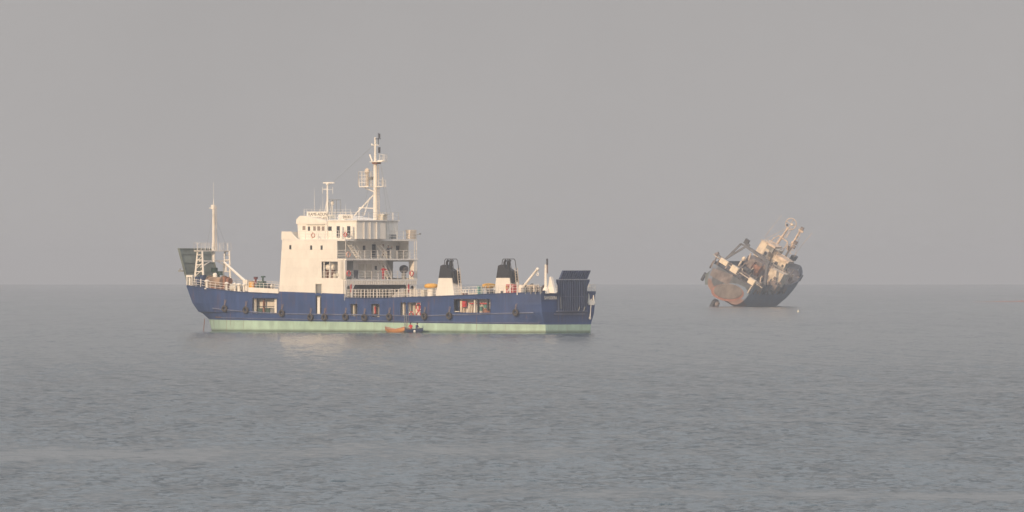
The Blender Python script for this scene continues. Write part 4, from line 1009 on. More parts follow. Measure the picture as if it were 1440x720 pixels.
# ---- people
def person(label, root, pts, cloth, rz=0, sitting=False):
    """one continuous skinned figure; pts overrides joint positions (metres, facing -Y)"""
    J = dict(pelvis=(0, 0, .95), waist=(0, .0, 1.12), chest=(0, 0, 1.35), neck=(0, 0, 1.50), head0=(0, -.02, 1.60), head1=(0, -.02, 1.72),
             shl=(.19, 0, 1.43), ell=(.27, 0, 1.15), wrl=(.28, -.08, .90), hal=(.28, -.10, .82),
             shr=(-.19, 0, 1.43), elr=(-.27, 0, 1.15), wrr=(-.28, -.08, .90), har=(-.28, -.10, .82),
             hil=(.09, 0, .90), knl=(.11, -.02, .50), anl=(.12, .02, .09), tol=(.13, -.16, .03),
             hir=(-.09, 0, .90), knr=(-.11, -.02, .50), anr=(-.12, .02, .09), tor=(-.13, -.16, .03))
    J.update(pts)
    rad = dict(pelvis=.15, waist=.14, chest=.16, neck=.06, head0=.085, head1=.095, shl=.075, ell=.05, wrl=.033, hal=.035, hil=.10, knl=.065, anl=.045, tol=.04)
    names = list(J); idx = {n_: i for i, n_ in enumerate(names)}
    vs = [J[n_] for n_ in names]; rr = [rad.get(n_, rad.get(n_[:-1]+'l', .05)) for n_ in names]
    E_ = [('pelvis', 'waist'), ('waist', 'chest'), ('chest', 'neck'), ('neck', 'head0'), ('head0', 'head1'),
          ('chest', 'shl'), ('shl', 'ell'), ('ell', 'wrl'), ('wrl', 'hal'), ('chest', 'shr'), ('shr', 'elr'), ('elr', 'wrr'), ('wrr', 'har'),
          ('pelvis', 'hil'), ('hil', 'knl'), ('knl', 'anl'), ('anl', 'tol'), ('pelvis', 'hir'), ('hir', 'knr'), ('knr', 'anr'), ('anr', 'tor')]
    ed = [(idx[a], idx[b]) for a, b in E_]
    for side in 'lr':
        h_ = Vector(J['ha'+side]); d = (h_-Vector(J['wr'+side])).normalized(); u = Vector((0, 1, 0)) if abs(d.y) < .8 else Vector((1, 0, 0)); u = (u-d*u.dot(d)).normalized()
        for k, (off, ln) in enumerate(((-.034, .062), (-.012, .08), (.012, .075), (.034, .055))):
            p1 = h_+u*off+d*.035; p2 = p1+d*ln+d.cross(u)*.02
            n_ = len(vs); vs += [tuple(p1), tuple(p2)]; rr += [.010, .008]; ed += [(idx['ha'+side], n_), (n_, n_+1)]
        p1 = Vector(J['wr'+side])+u*-.045+d*.03; p2 = p1+d*.05-u*.02
        n_ = len(vs); vs += [tuple(p1), tuple(p2)]; rr += [.012, .009]; ed += [(idx['ha'+side], n_), (n_, n_+1)]
    me_ = bpy.data.meshes.new('person'); me_.from_pydata(vs, ed, [])
    ob = bpy.data.objects.new('person', me_); COL.objects.link(ob)
    sk_ = ob.modifiers.new('skin', 'SKIN'); 
    sv = me_.skin_vertices[0].data if me_.skin_vertices else None
    if sv is None:
        bm = bmesh.new(); bm.from_mesh(me_); bm.verts.layers.skin.verify(); bm.to_mesh(me_); bm.free(); sv = me_.skin_vertices[0].data
    for i, r_ in enumerate(rr): sv[i].radius = (r_, r_); sv[i].use_root = (i == 0)
    ob.modifiers.new('sub', 'SUBSURF').levels = 2
    dg = bpy.context.evaluated_depsgraph_get(); m2 = bpy.data.meshes.new_from_object(ob.evaluated_get(dg)); bpy.data.objects.remove(ob)
    m2.name = 'person'; m2.materials.clear(); m2.materials.append(cloth); m2.materials.append(M['skin'])
    hands = [Vector(J['hal']), Vector(J['har'])]; hd = Vector(J['head0'])
    for p in m2.polygons:
        p.use_smooth = True; c = p.center
        if c.z > hd.z-.09 and (c-hd).length < .3 or min((c-h_).length for h_ in hands) < .14: p.material_index = 1
    o = bpy.data.objects.new('person', m2); COL.objects.link(o); o.location = root; o.rotation_euler = (0, 0, rz)
    tag(o, label, 'person')
    hc = Vector(J['head1'])
    hm = MB().ball((hc.x, hc.y+.02, hc.z+.035), .112, 12, .85); hm.v = [(x, max(y, hc.y-.075), max(z, hc.z-.03)) for x, y, z in hm.v]
    hm.build('hair', M['black'], o, smooth=True)
    MB().tube((hc.x, hc.y-.10, hc.z-.02), (hc.x, hc.y-.125, hc.z-.055), .014, .02, 6).build('nose', M['skin'], o)
    e = MB()
    for dx in (-.035, .035): e.ball((hc.x+dx, hc.y-.092, hc.z-.01), .014, 8)
    e.build('eyes', M['dark'], o)
    return o
cl_red = paint('red_boiler_suit', (.62, .03, .04), .85, 0, .1); cl_dark = paint('dark_boiler_suit', (.03, .035, .05), .85, 0, .1); cl_blue = paint('blue_work_clothes', (.06, .08, .18), .85, 0, .1)
Ya, _ = aft(539, 390, SAX-.35)
person('standing person in a red boiler suit, leaning on the middle gallery rail', world(SAX-.35, Ya, 7.17), dict(ell=(.46, -.08, 1.36), wrl=(.60, -.22, 1.22), hal=(.62, -.30, 1.20), elr=(-.46, -.08, 1.36), wrr=(-.60, -.22, 1.22), har=(-.62, -.30, 1.20)), cl_red, R(47))
Ya, _ = aft(546, 355, SAX-.4)
person('person in dark clothes with elbows out on the upper gallery', world(SAX-.4, Ya, 10.0), dict(ell=(.46, -.1, 1.36), wrl=(.55, -.15, 1.55), hal=(.57, -.16, 1.63), elr=(-.40, -.05, 1.18), wrr=(-.25, -.25, 1.08), har=(-.20, -.32, 1.06)), cl_dark, R(47))

# ================================================================== boats alongside
def boat(name, label, cat, x, y_px, Yl, L, Wd, D, out_m, in_m, stripe=None, rise=.35):
    X, _ = port(x, y_px, Yl)
    root = empty(name, world(X, Yl, 0), (0, 0, -TH)); tag(root, label, cat)
    n_ = 14; m = 7
    def sec(t, k, inn):
        a = abs(2*t-1); w_ = Wd/2*(1-a**2.4)+.02; h_ = D+rise*a**2; kz = -.15+ .45*a**4
        th_ = math.pi*(k/(m-1)); sc = (w_-.04*inn)
        yy = -math.cos(th_)*sc; zz = lerp(h_, kz+.05*inn, math.sin(th_)**.7)
        return (L*(t-.5), yy, zz)
    for inn, nm_, mt in ((0, 'hull', out_m), (1, 'lining', in_m)):
        b = MB(); b.v = [sec(i/n_, k, inn) for i in range(n_+1) for k in range(m)]
        b.f = [(i*m+k, (i+1)*m+k, (i+1)*m+k+1, i*m+k+1) for i in range(n_) for k in range(m-1)]
        b.build(nm_, mt, root, smooth=True)
    g = MB()
    for k in (0, m-1):
        for i in range(n_): g.tube(sec(i/n_, k, 0), sec((i+1)/n_, k, 0), .05)
    g.build('gunwale', stripe or in_m, root)
    for t in (.3, .5, .7):
        a = abs(2*t-1); w_ = Wd/2*(1-a**2.4)-.05
        B('thwart', L*(t-.5)-.12, L*(t-.5)+.12, -w_, w_, D*.62, D*.62+.04, in_m, root)
    return root, X
pinkish = paint('faded_red_wood', (.45, .20, .14), .7, .2, .2); woody = paint('boat_wood', (.42, .32, .22), .75, .2, .2)
r1, bX1 = boat('rowing_boat', 'orange rowing boat with a pale inside, moored at the ferry\'s waterline', 'boat', 555.5, 465, -8.6, 3.7, 1.2, .42, M['orange'], woody, pinkish)
r2, bX2 = boat('dinghy', 'dark blue dinghy with people aboard, tied behind the orange rowing boat', 'boat', 582, 465, -8.6, 3.4, 1.4, .42, M['navy'], M['grey'], M['dark'], .2)
sit = dict(pelvis=(0, 0, .40), waist=(0, -.02, .57), chest=(0, -.06, .80), neck=(0, -.09, .95), head0=(0, -.12, 1.04), head1=(0, -.13, 1.16), hil=(.1, -.02, .38), hir=(-.1, -.02, .38), knl=(.14, -.40, .42), knr=(-.14, -.40, .42),
           anl=(.13, -.42, .08), anr=(-.13, -.42, .08), tol=(.13, -.58, .04), tor=(-.13, -.58, .04), shl=(.19, -.06, .88), shr=(-.19, -.06, .88), ell=(.28, -.16, .65), elr=(-.28, -.16, .65), wrl=(.2, -.36, .55), wrr=(-.2, -.36, .55), hal=(.17, -.42, .52), har=(-.17, -.42, .52))
person('person in a red shirt sitting in the dark dinghy', world(bX2-.55, -8.6, .08), sit, cl_red, R(-20))
person('person in dark clothes sitting at the after end of the dinghy', world(bX2+.5, -8.6, .08), sit, cl_blue, R(60))
X, z = port(583, 464, -9.35)
t = thing('white_float', 'small white float beside the dark dinghy', 'float', X, -9.35, .0)
MB().ball((0, 0, .16), .17, 12).build('float_ball', M['white'], t, smooth=True); MB().torus((0, 0, .34), .05, .015, 'Y', 10, 6).build('eye', M['dark'], t)
X, z = port(569, 443, -7.25)
t = thing('boat_ladder', 'thin grey rope ladder hanging from the side opening to the boats', 'ladder', X, -7.3, .3)
m_ = MB()
for dx in (0, .42): m_.tube((dx, 0, 0), (dx, 0, 2.3), .03)
for k in range(7): m_.tube((0, 0, .15+k*.3), (.42, 0, .15+k*.3), .025)
m_.build('rungs', M['grey'], t)
X, z = port(574.5, 445, -7.3)
o = MB().path([(0, 0, 1.9), (.1, -.3, 1.2), (.25, -.7, .5)], .022).build('mooring_rope', M['rope']); o.location = world(X, -7.25, .25); o.rotation_euler = (0, 0, -TH)
tag(o, 'slack mooring rope from the side opening down to the dark dinghy', 'rope')

# ================================================================== CAPSIZED TRAWLER
PS = R(22.5); RL = R(-31); TD = 2500.0
for _ in range(40): TD = H*F/(431 - YE - F*TD/(2*RE))     # waterline on row 431 of the curved sea
KT = TD/3290.0
def tr_world(): pass
traw = empty('trawler_wreck', (0, 0, 0), (RL, 0, math.atan2(-math.cos(PS), -math.sin(PS))))
tag(traw, 'rusty stranded trawler lying heeled over to the right, its stern gantries towards us', 'shipwreck')
Mt = traw.rotation_euler.to_matrix()
# anchor: stern deck centre is seen at photo point (1031, 388)
root_w = Vector(((1031-720)/F*TD, TD, H + (YE-388)/F*TD))
traw.location = root_w; traw.scale = (KT, KT, KT)
def tl_(x, y, X=0.0):              # photo point -> local (Y, Z) on the frame X (aft +)
    ex, ey, ez = Mt @ Vector((1, 0, 0)), Mt @ Vector((0, 1, 0)), Mt @ Vector((0, 0, 1))
    X = X*KT; wx, wz = (x-720)/F*TD - root_w.x - X*ex.x, H+(YE-y)/F*TD - root_w.z - X*ex.z
    a, b, c, d = ey.x, ez.x, ey.z, ez.z; det = a*d-b*c
    return ((wx*d - b*wz)/det/KT, (a*wz - c*wx)/det/KT)
def tp(x, y, X): Y, Z = tl_(x, y, X); return (X, Y, Z)
# hull: X from 0 (transom) to -50 (bow)
def thull_mat():
    m, t, b = newmat('trawler_hull_paint')
    tcn = t.nodes.new('ShaderNodeTexCoord').outputs['Object']; sx = t.nodes.new('ShaderNodeSeparateXYZ'); t.links.new(tcn, sx.inputs[0])
    nz = noise(t, .5, tcn, 5)
    up = rmp(t, nz, .35, .7, (.15, .20, .29, 1), (.20, .26, .34, 1))
    lo = rmp(t, nz, .3, .7, (.19, .115, .095, 1), (.32, .19, .15, 1))
    z = t.nodes.new('ShaderNodeMath'); z.operation = 'MULTIPLY_ADD'; t.links.new(nz, z.inputs[0]); z.inputs[1].default_value = 1.2; t.links.new(sx.outputs['Z'], z.inputs[2])
    base = mixc(t, rmp(t, z.outputs[0], 0, 1), lo, up)
    gt = t.nodes.new('ShaderNodeMapRange'); t.links.new(z.outputs[0], gt.inputs[0]); gt.inputs[1].default_value = -4.3; gt.inputs[2].default_value = -3.6
    z2 = t.nodes.new('ShaderNodeMath'); z2.operation = 'MULTIPLY_ADD'; t.links.new(sx.outputs['X'], z2.inputs[0]); z2.inputs[1].default_value = -.35; t.links.new(z.outputs[0], z2.inputs[2]); t.links.new(z2.outputs[0], gt.inputs[0])
    m_ = mixc(t, gt.outputs[0], lo, up)
    rust = rmp(t, noise(t, .9, mapping(t, tcn, (1, 1, .35)), 7, .7), .52, .66)
    mr = t.nodes.new('ShaderNodeMath'); mr.operation = 'MULTIPLY'; t.links.new(rust, mr.inputs[0]); mr.inputs[1].default_value = .3
    t.links.new(mixc(t, mr.outputs[0], m_, (.24, .10, .055, 1)), b.inputs['Base Color']); b.inputs['Roughness'].default_value = .75
    return m
M['thull'] = thull_mat()
TS = [0, -1.5, -4, -9, -16, -24, -31, -37, -42, -46, -48.6, -50.2]
def tsec(X):
    """half-section: list of (y, z) from deck edge to keel"""
    w_ = interp([(-50.2, .15), (-48.6, 1.5), (-46, 3.2), (-42, 4.9), (-37, 6.2), (-31, 6.9), (-24, 7.1), (-9, 7.3), (0, 7.2)], X)
    dz = interp([(-50.2, 2.2), (-46, 1.8), (-42, 1.35), (-37, .5), (-31, .1), (0, 0)], X)
    kz = interp([(-50.2, -1.5), (-48.6, -4), (-46, -7), (-42, -9.5), (-37, -10), (-9, -9.5), (-4, -8.6), (0, -7.4)], X)
    full = interp([(-50.2, .2), (-46, .35), (-37, .6), (-31, .9), (0, .92)], X)
    pts = []
    for k in range(9):
        a = k/8*math.pi/2
        c = math.cos(a)**(.35 if full > .8 else .8); s_ = math.sin(a)**(1.15)
        pts.append((w_*c if k < 8 else 0.0, lerp(dz, kz, s_)))
    return pts
th_ = MB(); NS = 17
for X in TS:
    h_ = tsec(X); ring = [(X, -y_, z_) for y_, z_ in h_] + [(X, y_, z_) for y_, z_ in h_[:-1][::-1]]
    off = [(warpx, y_, z_) for (warpx, y_, z_) in ring]
    if X < -44:
        off = [(X + (1.3-z_)*.45*(1 if X < -46 else .4), y_, z_) for _, y_, z_ in ring]
    th_.v += off
for i in range(len(TS)-1):
    for k in range(NS-1): th_.f.append((i*NS+k, (i+1)*NS+k, (i+1)*NS+k+1, i*NS+k+1))
th_.f.append(tuple(range(NS)))
thull = th_.build('hull', M['thull'], traw, smooth=False)
for p in thull.data.polygons: p.use_smooth = len(p.vertices) == 4
# faded transom roundel of bare, rusted plating set on the stern
tm = MB()
ring = []
for k in range(28):
    a = 2*math.pi*k/28; Y, Z = tl_(1024+21*math.cos(a)+2*math.sin(a), 410-11*math.sin(a)+2.5*math.cos(a), .05); ring.append((Y, Z))
Yc, Zc = tl_(1024, 410, .05)
MB().hexa([(.01, Yc+(y_-Yc)*1.08, Zc+(z_-Zc)*1.08-.35) for y_, z_ in ring], [(.12, Yc+(y_-Yc)*1.08, Zc+(z_-Zc)*1.08-.35) for y_, z_ in ring]).build('rusty_rim', paint('red_rust', (.32, .14, .10), .85, .5, .2), thull)
tm.hexa([(.02, y_, z_) for y_, z_ in ring], [(.30, Yc+(y_-Yc)*.9, Zc+(z_-Zc)*.88) for y_, z_ in ring])
MB().prism_x([tl_(x, y, .1) for x, y in ((1003, 383), (1010, 375), (1058, 405), (1053, 414), (1048, 404), (1036, 398.5), (1020, 397.5), (1004, 403), (1001, 396))], -.3, .08).build('stern_shade_panel', paint('stern_shade_grey', (.10, .11, .125), .8, .5), thull)  # thin dark panel: shade below the stern overhang, put in as colour
tm.build('stern_plate', paint('bare_rusty_plate', (.20, .17, .155), .8, .7, .2), thull)
# fore whaleback, main deck, bulwarks
td = MB()
for a, b in zip(TS[2:], TS[3:]):
    (ya, za_), (yb, zb_) = tsec(a)[0], tsec(b)[0]
    xa__ = a + (1.3-za_)*.45*((1 if a < -46 else .4) if a < -44 else 0); xb__ = b + (1.3-zb_)*.45*((1 if b < -46 else .4) if b < -44 else 0)
    ya, yb = ya*.96, yb*.96
    td.hexa([(xa__, -ya, za_-.5), (xb__, -yb, zb_-.5), (xb__, yb, zb_-.5), (xa__, ya, za_-.5)], [(xa__, -ya, za_-.3), (xb__, -yb, zb_-.3), (xb__, yb, zb_-.3), (xa__, ya, za_-.3)])
td.box(-4, 0.02, -6.1, 6.1, -.5, -.3)
td.build('deck', M['trust'], traw)
bw = MB()
for s_ in (-1, 1):
    for a, b in zip(TS, TS[1:]):
        (ya, za_), (yb, zb_) = tsec(a)[0], tsec(b)[0]
        sh = lambda X, z_: X + (1.3-z_)*.45*((1 if X < -46 else .4) if X < -44 else 0)
        ha = interp([(-50, 1.4), (-40, 1.3), (-34, .9), (0, .8)], a); hb = interp([(-50, 1.4), (-40, 1.3), (-34, .9), (0, .8)], b)
        A, Bp = (sh(a, za_), s_*ya, za_), (sh(b, zb_), s_*yb, zb_)
        A2, B2 = (A[0], s_*(ya-.12), za_), (Bp[0], s_*max(yb-.12, 0.02), zb_)
        bw.hexa([A, Bp, B2, A2], [(A[0], A[1]*.99, A[2]+ha), (Bp[0], Bp[1]*.99, Bp[2]+hb), (B2[0], B2[1]*.98, B2[2]+hb), (A2[0], A2[1]*.98, A2[2]+ha)])
bw.build('bulwark', paint('trawler_bulwark', (.14, .165, .22), .75, .6, .2), traw)

def tbar(name, pts, X, r, mat, parent=None, n=6, X2=None):
    P = [tp(x, y, X if X2 is None else lerp(X, X2, i/(len(pts)-1))) for i, (x, y) in enumerate(pts)]
    m = MB()
    for a, b in zip(P, P[1:]): m.bar(a, b, r*2) if n == 4 else m.tube(a, b, r, n=n)
    return m.build(name, mat, parent or traw)
# stern beam with three pale boxes
bmn = MB()
p, q = tp(1008, 361, -1), tp(1068, 402, -1)
d_ = Vector(q)-Vector(p)
bmn.bar(p, q, .45); up1 = Vector((0, 0, 1.3)); bmn.bar(Vector(p)+up1*.55, Vector(q)+up1*.55, .28)
for i in range(11): c = Vector(p).lerp(Vector(q), i/10); bmn.bar(c, c+up1*.55, .15)
bm1 = bmn.build('stern_beam', M['trust'], traw)
tbar('beam_rail', [(1003, 357.5), (1072, 405)], -.4, .09, M['cream'], bm1)
for x, y, w_, h_ in ((1018.5, 368.5, 2.7, 1.5), (1033, 379, 2.4, 2.0), (1057, 396, 2.2, 1.7)):
    Y, Z = tl_(x, y, .1); MB().box(-.5, .7, Y-w_/2, Y+w_/2, Z-h_/2, Z+h_/2).build('float_box', M['creamb'], bm1, bevel=.12)
# legs of the beam
for x in (1012, 1062):
    Y, Z = tl_(x, 366 if x < 1030 else 398, -1); MB().bar((-1, Y, -.4), (-1, Y, Z), .5).build('beam_leg', M['trust'], bm1)
tbar('beam_strut', [(1008, 361), (1001, 377)], -1, .22, M['trust'], bm1)
tbar('beam_strut', [(1006, 358), (1011, 356)], -1, .5, M['trust'], bm1)
# working gantry: portal with raking legs
gp = MB()
X_ = -13
gp.bar(tp(1010, 371, X_), tp(1051, 346, X_), .55); gp.bar(tp(1049, 345, X_), tp(1083, 370, X_), .75); gp.bar(tp(1080.5, 368, X_), tp(1076, 409, X_), .75)
gp.bar(tp(1020, 366, X_), tp(1043, 343, X_), .5); gp.bar(tp(1043, 343, X_), tp(1052, 347, X_), .5); gp.bar(tp(1050, 339, X_), tp(1055, 346, X_), .6)
gp.bar(tp(1058, 349, X_), tp(1078, 362.5, X_), .2); gp.bar(tp(1027, 362, X_), tp(1035, 352, X_), .25)
gpo = gp.build('working_gantry', paint('gantry_grey', (.13, .135, .155), .7, .5), traw)
Y, Z = tl_(1051.5, 341, X_); MB().box(X_-.5, X_+.5, Y-.8, Y+.5, Z-.6, Z+1.0).build('gantry_block', M['dark'], gpo)
Y, Z = tl_(1047, 364, X_+1); MB().ball((X_+1, Y, Z), .62, 10, 1.25).build('float_ball', M['creamb'], gpo, smooth=True)
tbar('gantry_ladder', [(1040, 374), (1044, 367)], X_+1, .3, M['cream'], gpo)
tbar('gantry_ladder', [(1054, 366), (1057, 356)], X_+1, .25, M['tmast'], gpo)
# deck houses
def tblock(name, corners, X0_, X1_, mat, parent=None, bev=0):     # corners in photo at frame X1_, prism forward to X0_
    poly = [tl_(x, y, X1_) for x, y in corners]
    return MB().prism_x(poly, X0_, X1_).build(name, mat, parent or traw, bevel=bev)
hs = tblock('lower_deckhouse', [(1041, 383), (1054, 359), (1098, 385), (1087, 406)], -27, -20, M['trust'])
h1 = tblock('upper_deckhouse', [(1074, 400), (1086, 377), (1104, 386), (1093, 406)], -24, -19.5, M['cream'])
tblock('house_front', [(1057, 372), (1061, 362), (1079, 373), (1075, 382)], -26, -22, M['cream'], h1)
h2 = tblock('wheelhouse', [(1062, 358), (1074, 337), (1088, 344.5), (1083, 356), (1079, 367.5)], -29, -25, M['cream'])
h3 = tblock('bridge_block', [(1081, 378), (1092, 357), (1110, 367), (1100, 388)], -29.5, -27, M['cream'])
for x0, y0, s_ in ((1076, 345, 2.0), (1077.5, 358, .9)):
    Y, Z = tl_(x0, y0, -24.8); MB().box(-25.02, -24.9, Y-s_/2, Y+s_/2, Z-.9, Z+.9).build('panel' if s_ > 1 else 'window', M['creamb'] if s_ > 1 else M['dark'], h2)
for x0, y0, w_, h_ in ((1084, 346.5, 1.6, 1.8), (1087, 351, 1.2, 1.5)):
    Y, Z = tl_(x0, y0, -24.8); MB().box(-25.02, -24.88, Y-w_/2, Y+w_/2, Z-h_/2, Z+h_/2).build('window', M['grey'], h2)
for x0, y0, w_ in ((1094, 370, .9), (1100.5, 380, .6), (1088, 371, .5), (1103, 374, .7), (1096, 384, .5)):
    Y, Z = tl_(x0, y0, -26.9); MB().box(-27.02, -26.9, Y-w_/2, Y+w_/2, Z-w_/2, Z+w_/2).build('window', M['dark'], h3)
Y, Z = tl_(1086, 385, -19.4)
for x0, y0, w_, h_ in ((1080, 391, .8, 1.9), (1092, 392, 1.2, .9), (1098, 399, 1.0, 1.0)):
    Y, Z = tl_(x0, y0, -19.4); MB().box(-19.52, -19.4, Y-w_/2, Y+w_/2, Z-h_/2, Z+h_/2).build('doorway', M['trust'], h1)
tblock('funnel', [(1078, 366), (1088, 348), (1098, 353), (1088, 372)], -33, -29, M['creamb'])
tblock('bridge_roof', [(1079, 342), (1080.5, 339.5), (1093, 347), (1091.5, 349.5)], -29.5, -24, M['tmast'])
tblock('bridge_roof', [(1093, 361), (1095, 358), (1112, 368), (1110, 371)], -30.5, -26, M['tmast'])
tblock('locker', [(1113, 364), (1117, 358), (1121, 361), (1117, 367)], -38, -35, M['dark'])
tbar('handrail', [(1072, 336), (1090, 345)], -25, .07, M['tmast'], h2)
tbar('handrail', [(1092, 352), (1113, 364)], -27, .08, M['tmast'], h3)
for i in range(6):
    t_ = i/5; tbar('stanchion', [(lerp(1092, 1113, t_), lerp(352, 364, t_)), (lerp(1091, 1111.6, t_), lerp(354.5, 367, t_))], -27, .06, M['tmast'], h3)
# masts
m1 = MB()
m1.tube(tp(1090, 352, -32), tp(1104, 331, -32), .45, .38, 8).tube(tp(1104, 331, -32), tp(1112, 319, -32), .34, .25, 8)
m1.bar(tp(1098, 330.5, -32), tp(1111, 340, -32), .35); m1.tube(tp(1098, 331, -32), tp(1083, 341, -32), .12); m1.tube(tp(1111, 340, -32), tp(1110, 352, -32), .14)
m1.tube(tp(1111, 340, -32), tp(1104, 354, -32), .12); m1.tube(tp(1092, 333, -32), tp(1088, 340, -32), .09)
m1o = m1.build('main_mast', M['tmast'], traw)
Yc, Zc = tl_(1115.5, 314.5, -32)
MB().torus((-32, Yc, Zc), 1.7, .13, 'X', 20, 6).tube((-32, Yc-1.7, Zc), (-32, Yc+1.7, Zc), .1).tube((-32, Yc, Zc-1.7), (-32, Yc, Zc+1.7), .1).build('direction_finder_ring', M['tmast'], m1o)
Y, Z = tl_(1117, 315.5, -31.6); MB().ball((-31.6, Y, Z), .42, 8).build('mast_lamp', M['creamb'], m1o, smooth=True)
Y, Z = tl_(1110, 316, -31.6); MB().ball((-31.6, Y, Z), .35, 8).build('mast_lamp', M['dark'], m1o, smooth=True)
m2 = MB()
m2.tube(tp(1108, 361, -34), tp(1122, 336, -34), .35, .3, 8).tube(tp(1122, 336, -34), tp(1131, 320, -34), .34, .3, 8)
m2.bar(tp(1111, 347, -34), tp(1116, 350, -34), .5); m2.bar(tp(1117, 340, -34), tp(1123, 343, -34), .6); m2.bar(tp(1127, 322, -34), tp(1133, 326, -34), .5)
m2o = m2.build('fore_mast', M['tmast'], traw)
for x0, y0, s_ in ((1122, 341, .55), (1131.5, 321, .45), (1113, 349, .6), (1119.5, 347, .5)):
    Y, Z = tl_(x0, y0, -33.4); MB().box(-33.7, -33.1, Y-s_, Y+s_, Z-s_, Z+s_).build('mast_fitting', M['trust'], m2o)
rg = MB()
for a, b, X_ in (((1078, 333), (1090, 317), -26), ((1090, 317), (1102, 302), -26), ((1117, 366), (1131, 345), -36), ((1131, 345), (1146, 327), -36), ((1104, 331), (1085, 345), -30), ((1112, 319), (1078, 337), -30), ((1131, 321), (1119, 371), -36), ((1115, 313), (1131, 321), -33)):
    rg.tube(tp(*a, X_), tp(*b, X_), .06 if b[1] > 302 and a[1] > 317 else .04, n=5)
rg.build('rigging', M['tmast'], traw)
# deck clutter amidships and forward (fixed gear)
cl = [('trust', 'winch', 1040, 385, -9, 1.6, 1.1), ('dark', 'winch', 1052, 380, -11, 1.5, 1.3), ('trust', 'winch', 1060, 390, -13, 1.7, 1.2), ('dark', 'hatch', 1047, 395, -5, 1.6, 1.2),
      ('brown', 'net_drum', 1066, 377, -16, 1.3, 1.5), ('dark', 'hatch', 1070, 396, -14, 1.5, 1.4), ('trust', 'deck_gear', 1035, 394, -2.5, 2.6, .8), ('trust', 'deck_gear', 1090, 400, -16, 1.4, .9),
      ('tmast', 'deck_gear', 1084, 398, -17, .9, .5), ('dark', 'deck_gear', 1012, 380, -3, 1.9, 1.0), ('dark', 'deck_gear', 1022, 388, -2.8, 2.0, 1.1), ('trust', 'net_drum', 1006, 377, -5, 1.4, .9)]
random.seed(9)
for mt, nm_, x, y, X_, w_, h_ in cl:
    Y, Z = tl_(x, y, X_); m = MB()
    if nm_ in ('winch', 'net_drum'):
        m.lathe([(h_, -w_), (h_, -w_+.15), (h_*.6, -w_+.16), (h_*.6, w_-.16), (h_, w_-.15), (h_, w_)], (X_, Y, Z), 12, 'Y').box(X_-.6, X_+.6, Y-w_-.1, Y+w_+.1, -.3, Z-h_*.5)
    else:
        m.box(X_-1, X_+1, Y-w_, Y+w_, -.3, Z+h_*.3).box(X_-.7, X_+.7, Y-w_*.6, Y+w_*.3, Z+h_*.3, Z+h_)
    m.build(nm_, M[mt], traw)
for i in range(84):
    X_ = random.uniform(-33, -3); Y = random.uniform(-5.8, 6.2); a = random.uniform(0, 6.28); l = random.uniform(.8, 2.6); e = random.uniform(.3, 2.6)
    MB().tube((X_, Y, -.25), (X_+math.cos(a)*l*.4, Y+math.sin(a)*l*.5, e), random.uniform(.07, .2), n=6).build('pipe', M[random.choice(('trust', 'dark', 'tmast', 'brown', 'cream', 'dark', 'trust'))], traw)
for i in range(14):
    X_ = random.uniform(-46, -36); Y = random.uniform(-3, 4.2); h_ = random.uniform(.4, 1.8)
    MB().box(X_-.4, X_+.4, Y-.35, Y+.35, .3, .9+h_).build('deck_fitting', M[random.choice(('trust', 'cream', 'tmast', 'dark'))], traw)
tbar('leaning_spar', [(1093, 402), (1107, 388)], -24, .22, M['creamb'])
tbar('leaning_spar', [(1088, 404), (1098, 393)], -21, .18, M['tmast'])
tbar('leaning_spar', [(1064, 397), (1071, 405)], -3, .14, M['creamb'])
tbar('leaning_spar', [(1051, 412), (1057, 402)], .5, .22, M['cream'])
for a, b, X_, k in (((1062, 357), (1083, 367), -24, 6), ((1086, 377), (1104, 386), -19, 6), ((1080, 341), (1093, 348), -27, 5), ((1084, 356), (1096, 362), -26, 4), ((1096, 404), (1112, 380), -38, 7), ((1100, 407), (1118, 384), -40, 6)):
    P, Q = Vector(tp(*a, X_)), Vector(tp(*b, X_)); u_ = Vector((0, 0, 1.1))
    lat = MB()
    for j in range(k+1): c = P.lerp(Q, j/k); lat.tube(c, c+u_, .07, n=5)
    for hh in (.5, 1): lat.tube(P+u_*hh, Q+u_*hh, .06, n=5)
    lat.build('railing', M['tmast'], traw)
l2 = MB()
for i in range(7):
    t_ = i/6; a, b = (lerp(1104, 1113, t_), lerp(331, 318, t_)), (lerp(1109, 1117, t_), lerp(334, 321, t_)); l2.tube(tp(*a, -32.4), tp(*b, -32.4), .08, n=5)
l2.tube(tp(1109, 334, -32.4), tp(1117, 321, -32.4), .09, n=5)
for i in range(8):
    t_ = i/7; l2.tube(tp(lerp(1112, 1127, t_), lerp(361, 325, t_), -33.6), tp(lerp(1115, 1131, t_), lerp(362, 327, t_), -33.6), .08, n=5)
l2.tube(tp(1112, 361, -33.6), tp(1127, 325, -33.6), .08, n=5)
l2.tube(tp(1099, 352, -30), tp(1112, 345, -33), .12, n=5).tube(tp(1112, 345, -33), tp(1122, 338, -34), .12, n=5)
l2.build('mast_ladder', M['tmast'], traw)
random.seed(21)
for i in range(9):                                 # old nets and chafing gear hung over the low rail
    xa_, n_ = -2.0-3.0*i, 7
    m = MB(); top = []; bot = []
    for j in range(n_+1):
        X_ = xa_-2.9*j/n_; y_ = tsec(X_)[0][0]; top.append((X_, y_*1.0-.1, 1.0+random.uniform(-.1, .3))); bot.append((X_, y_+.16, -random.uniform(.5, 2.3)))
    m.v = top+bot+[(x, y-.15, z) for x, y, z in bot]
    m.f = [(j, j+1, n_+1+j+1, n_+1+j) for j in range(n_)] + [(n_+1+j, n_+2+j, 2*n_+3+j, 2*n_+2+j) for j in range(n_)]
    m.build('draped_net', M[('trust', 'rope', 'dark', 'trust', 'grey')[i % 5]], traw)
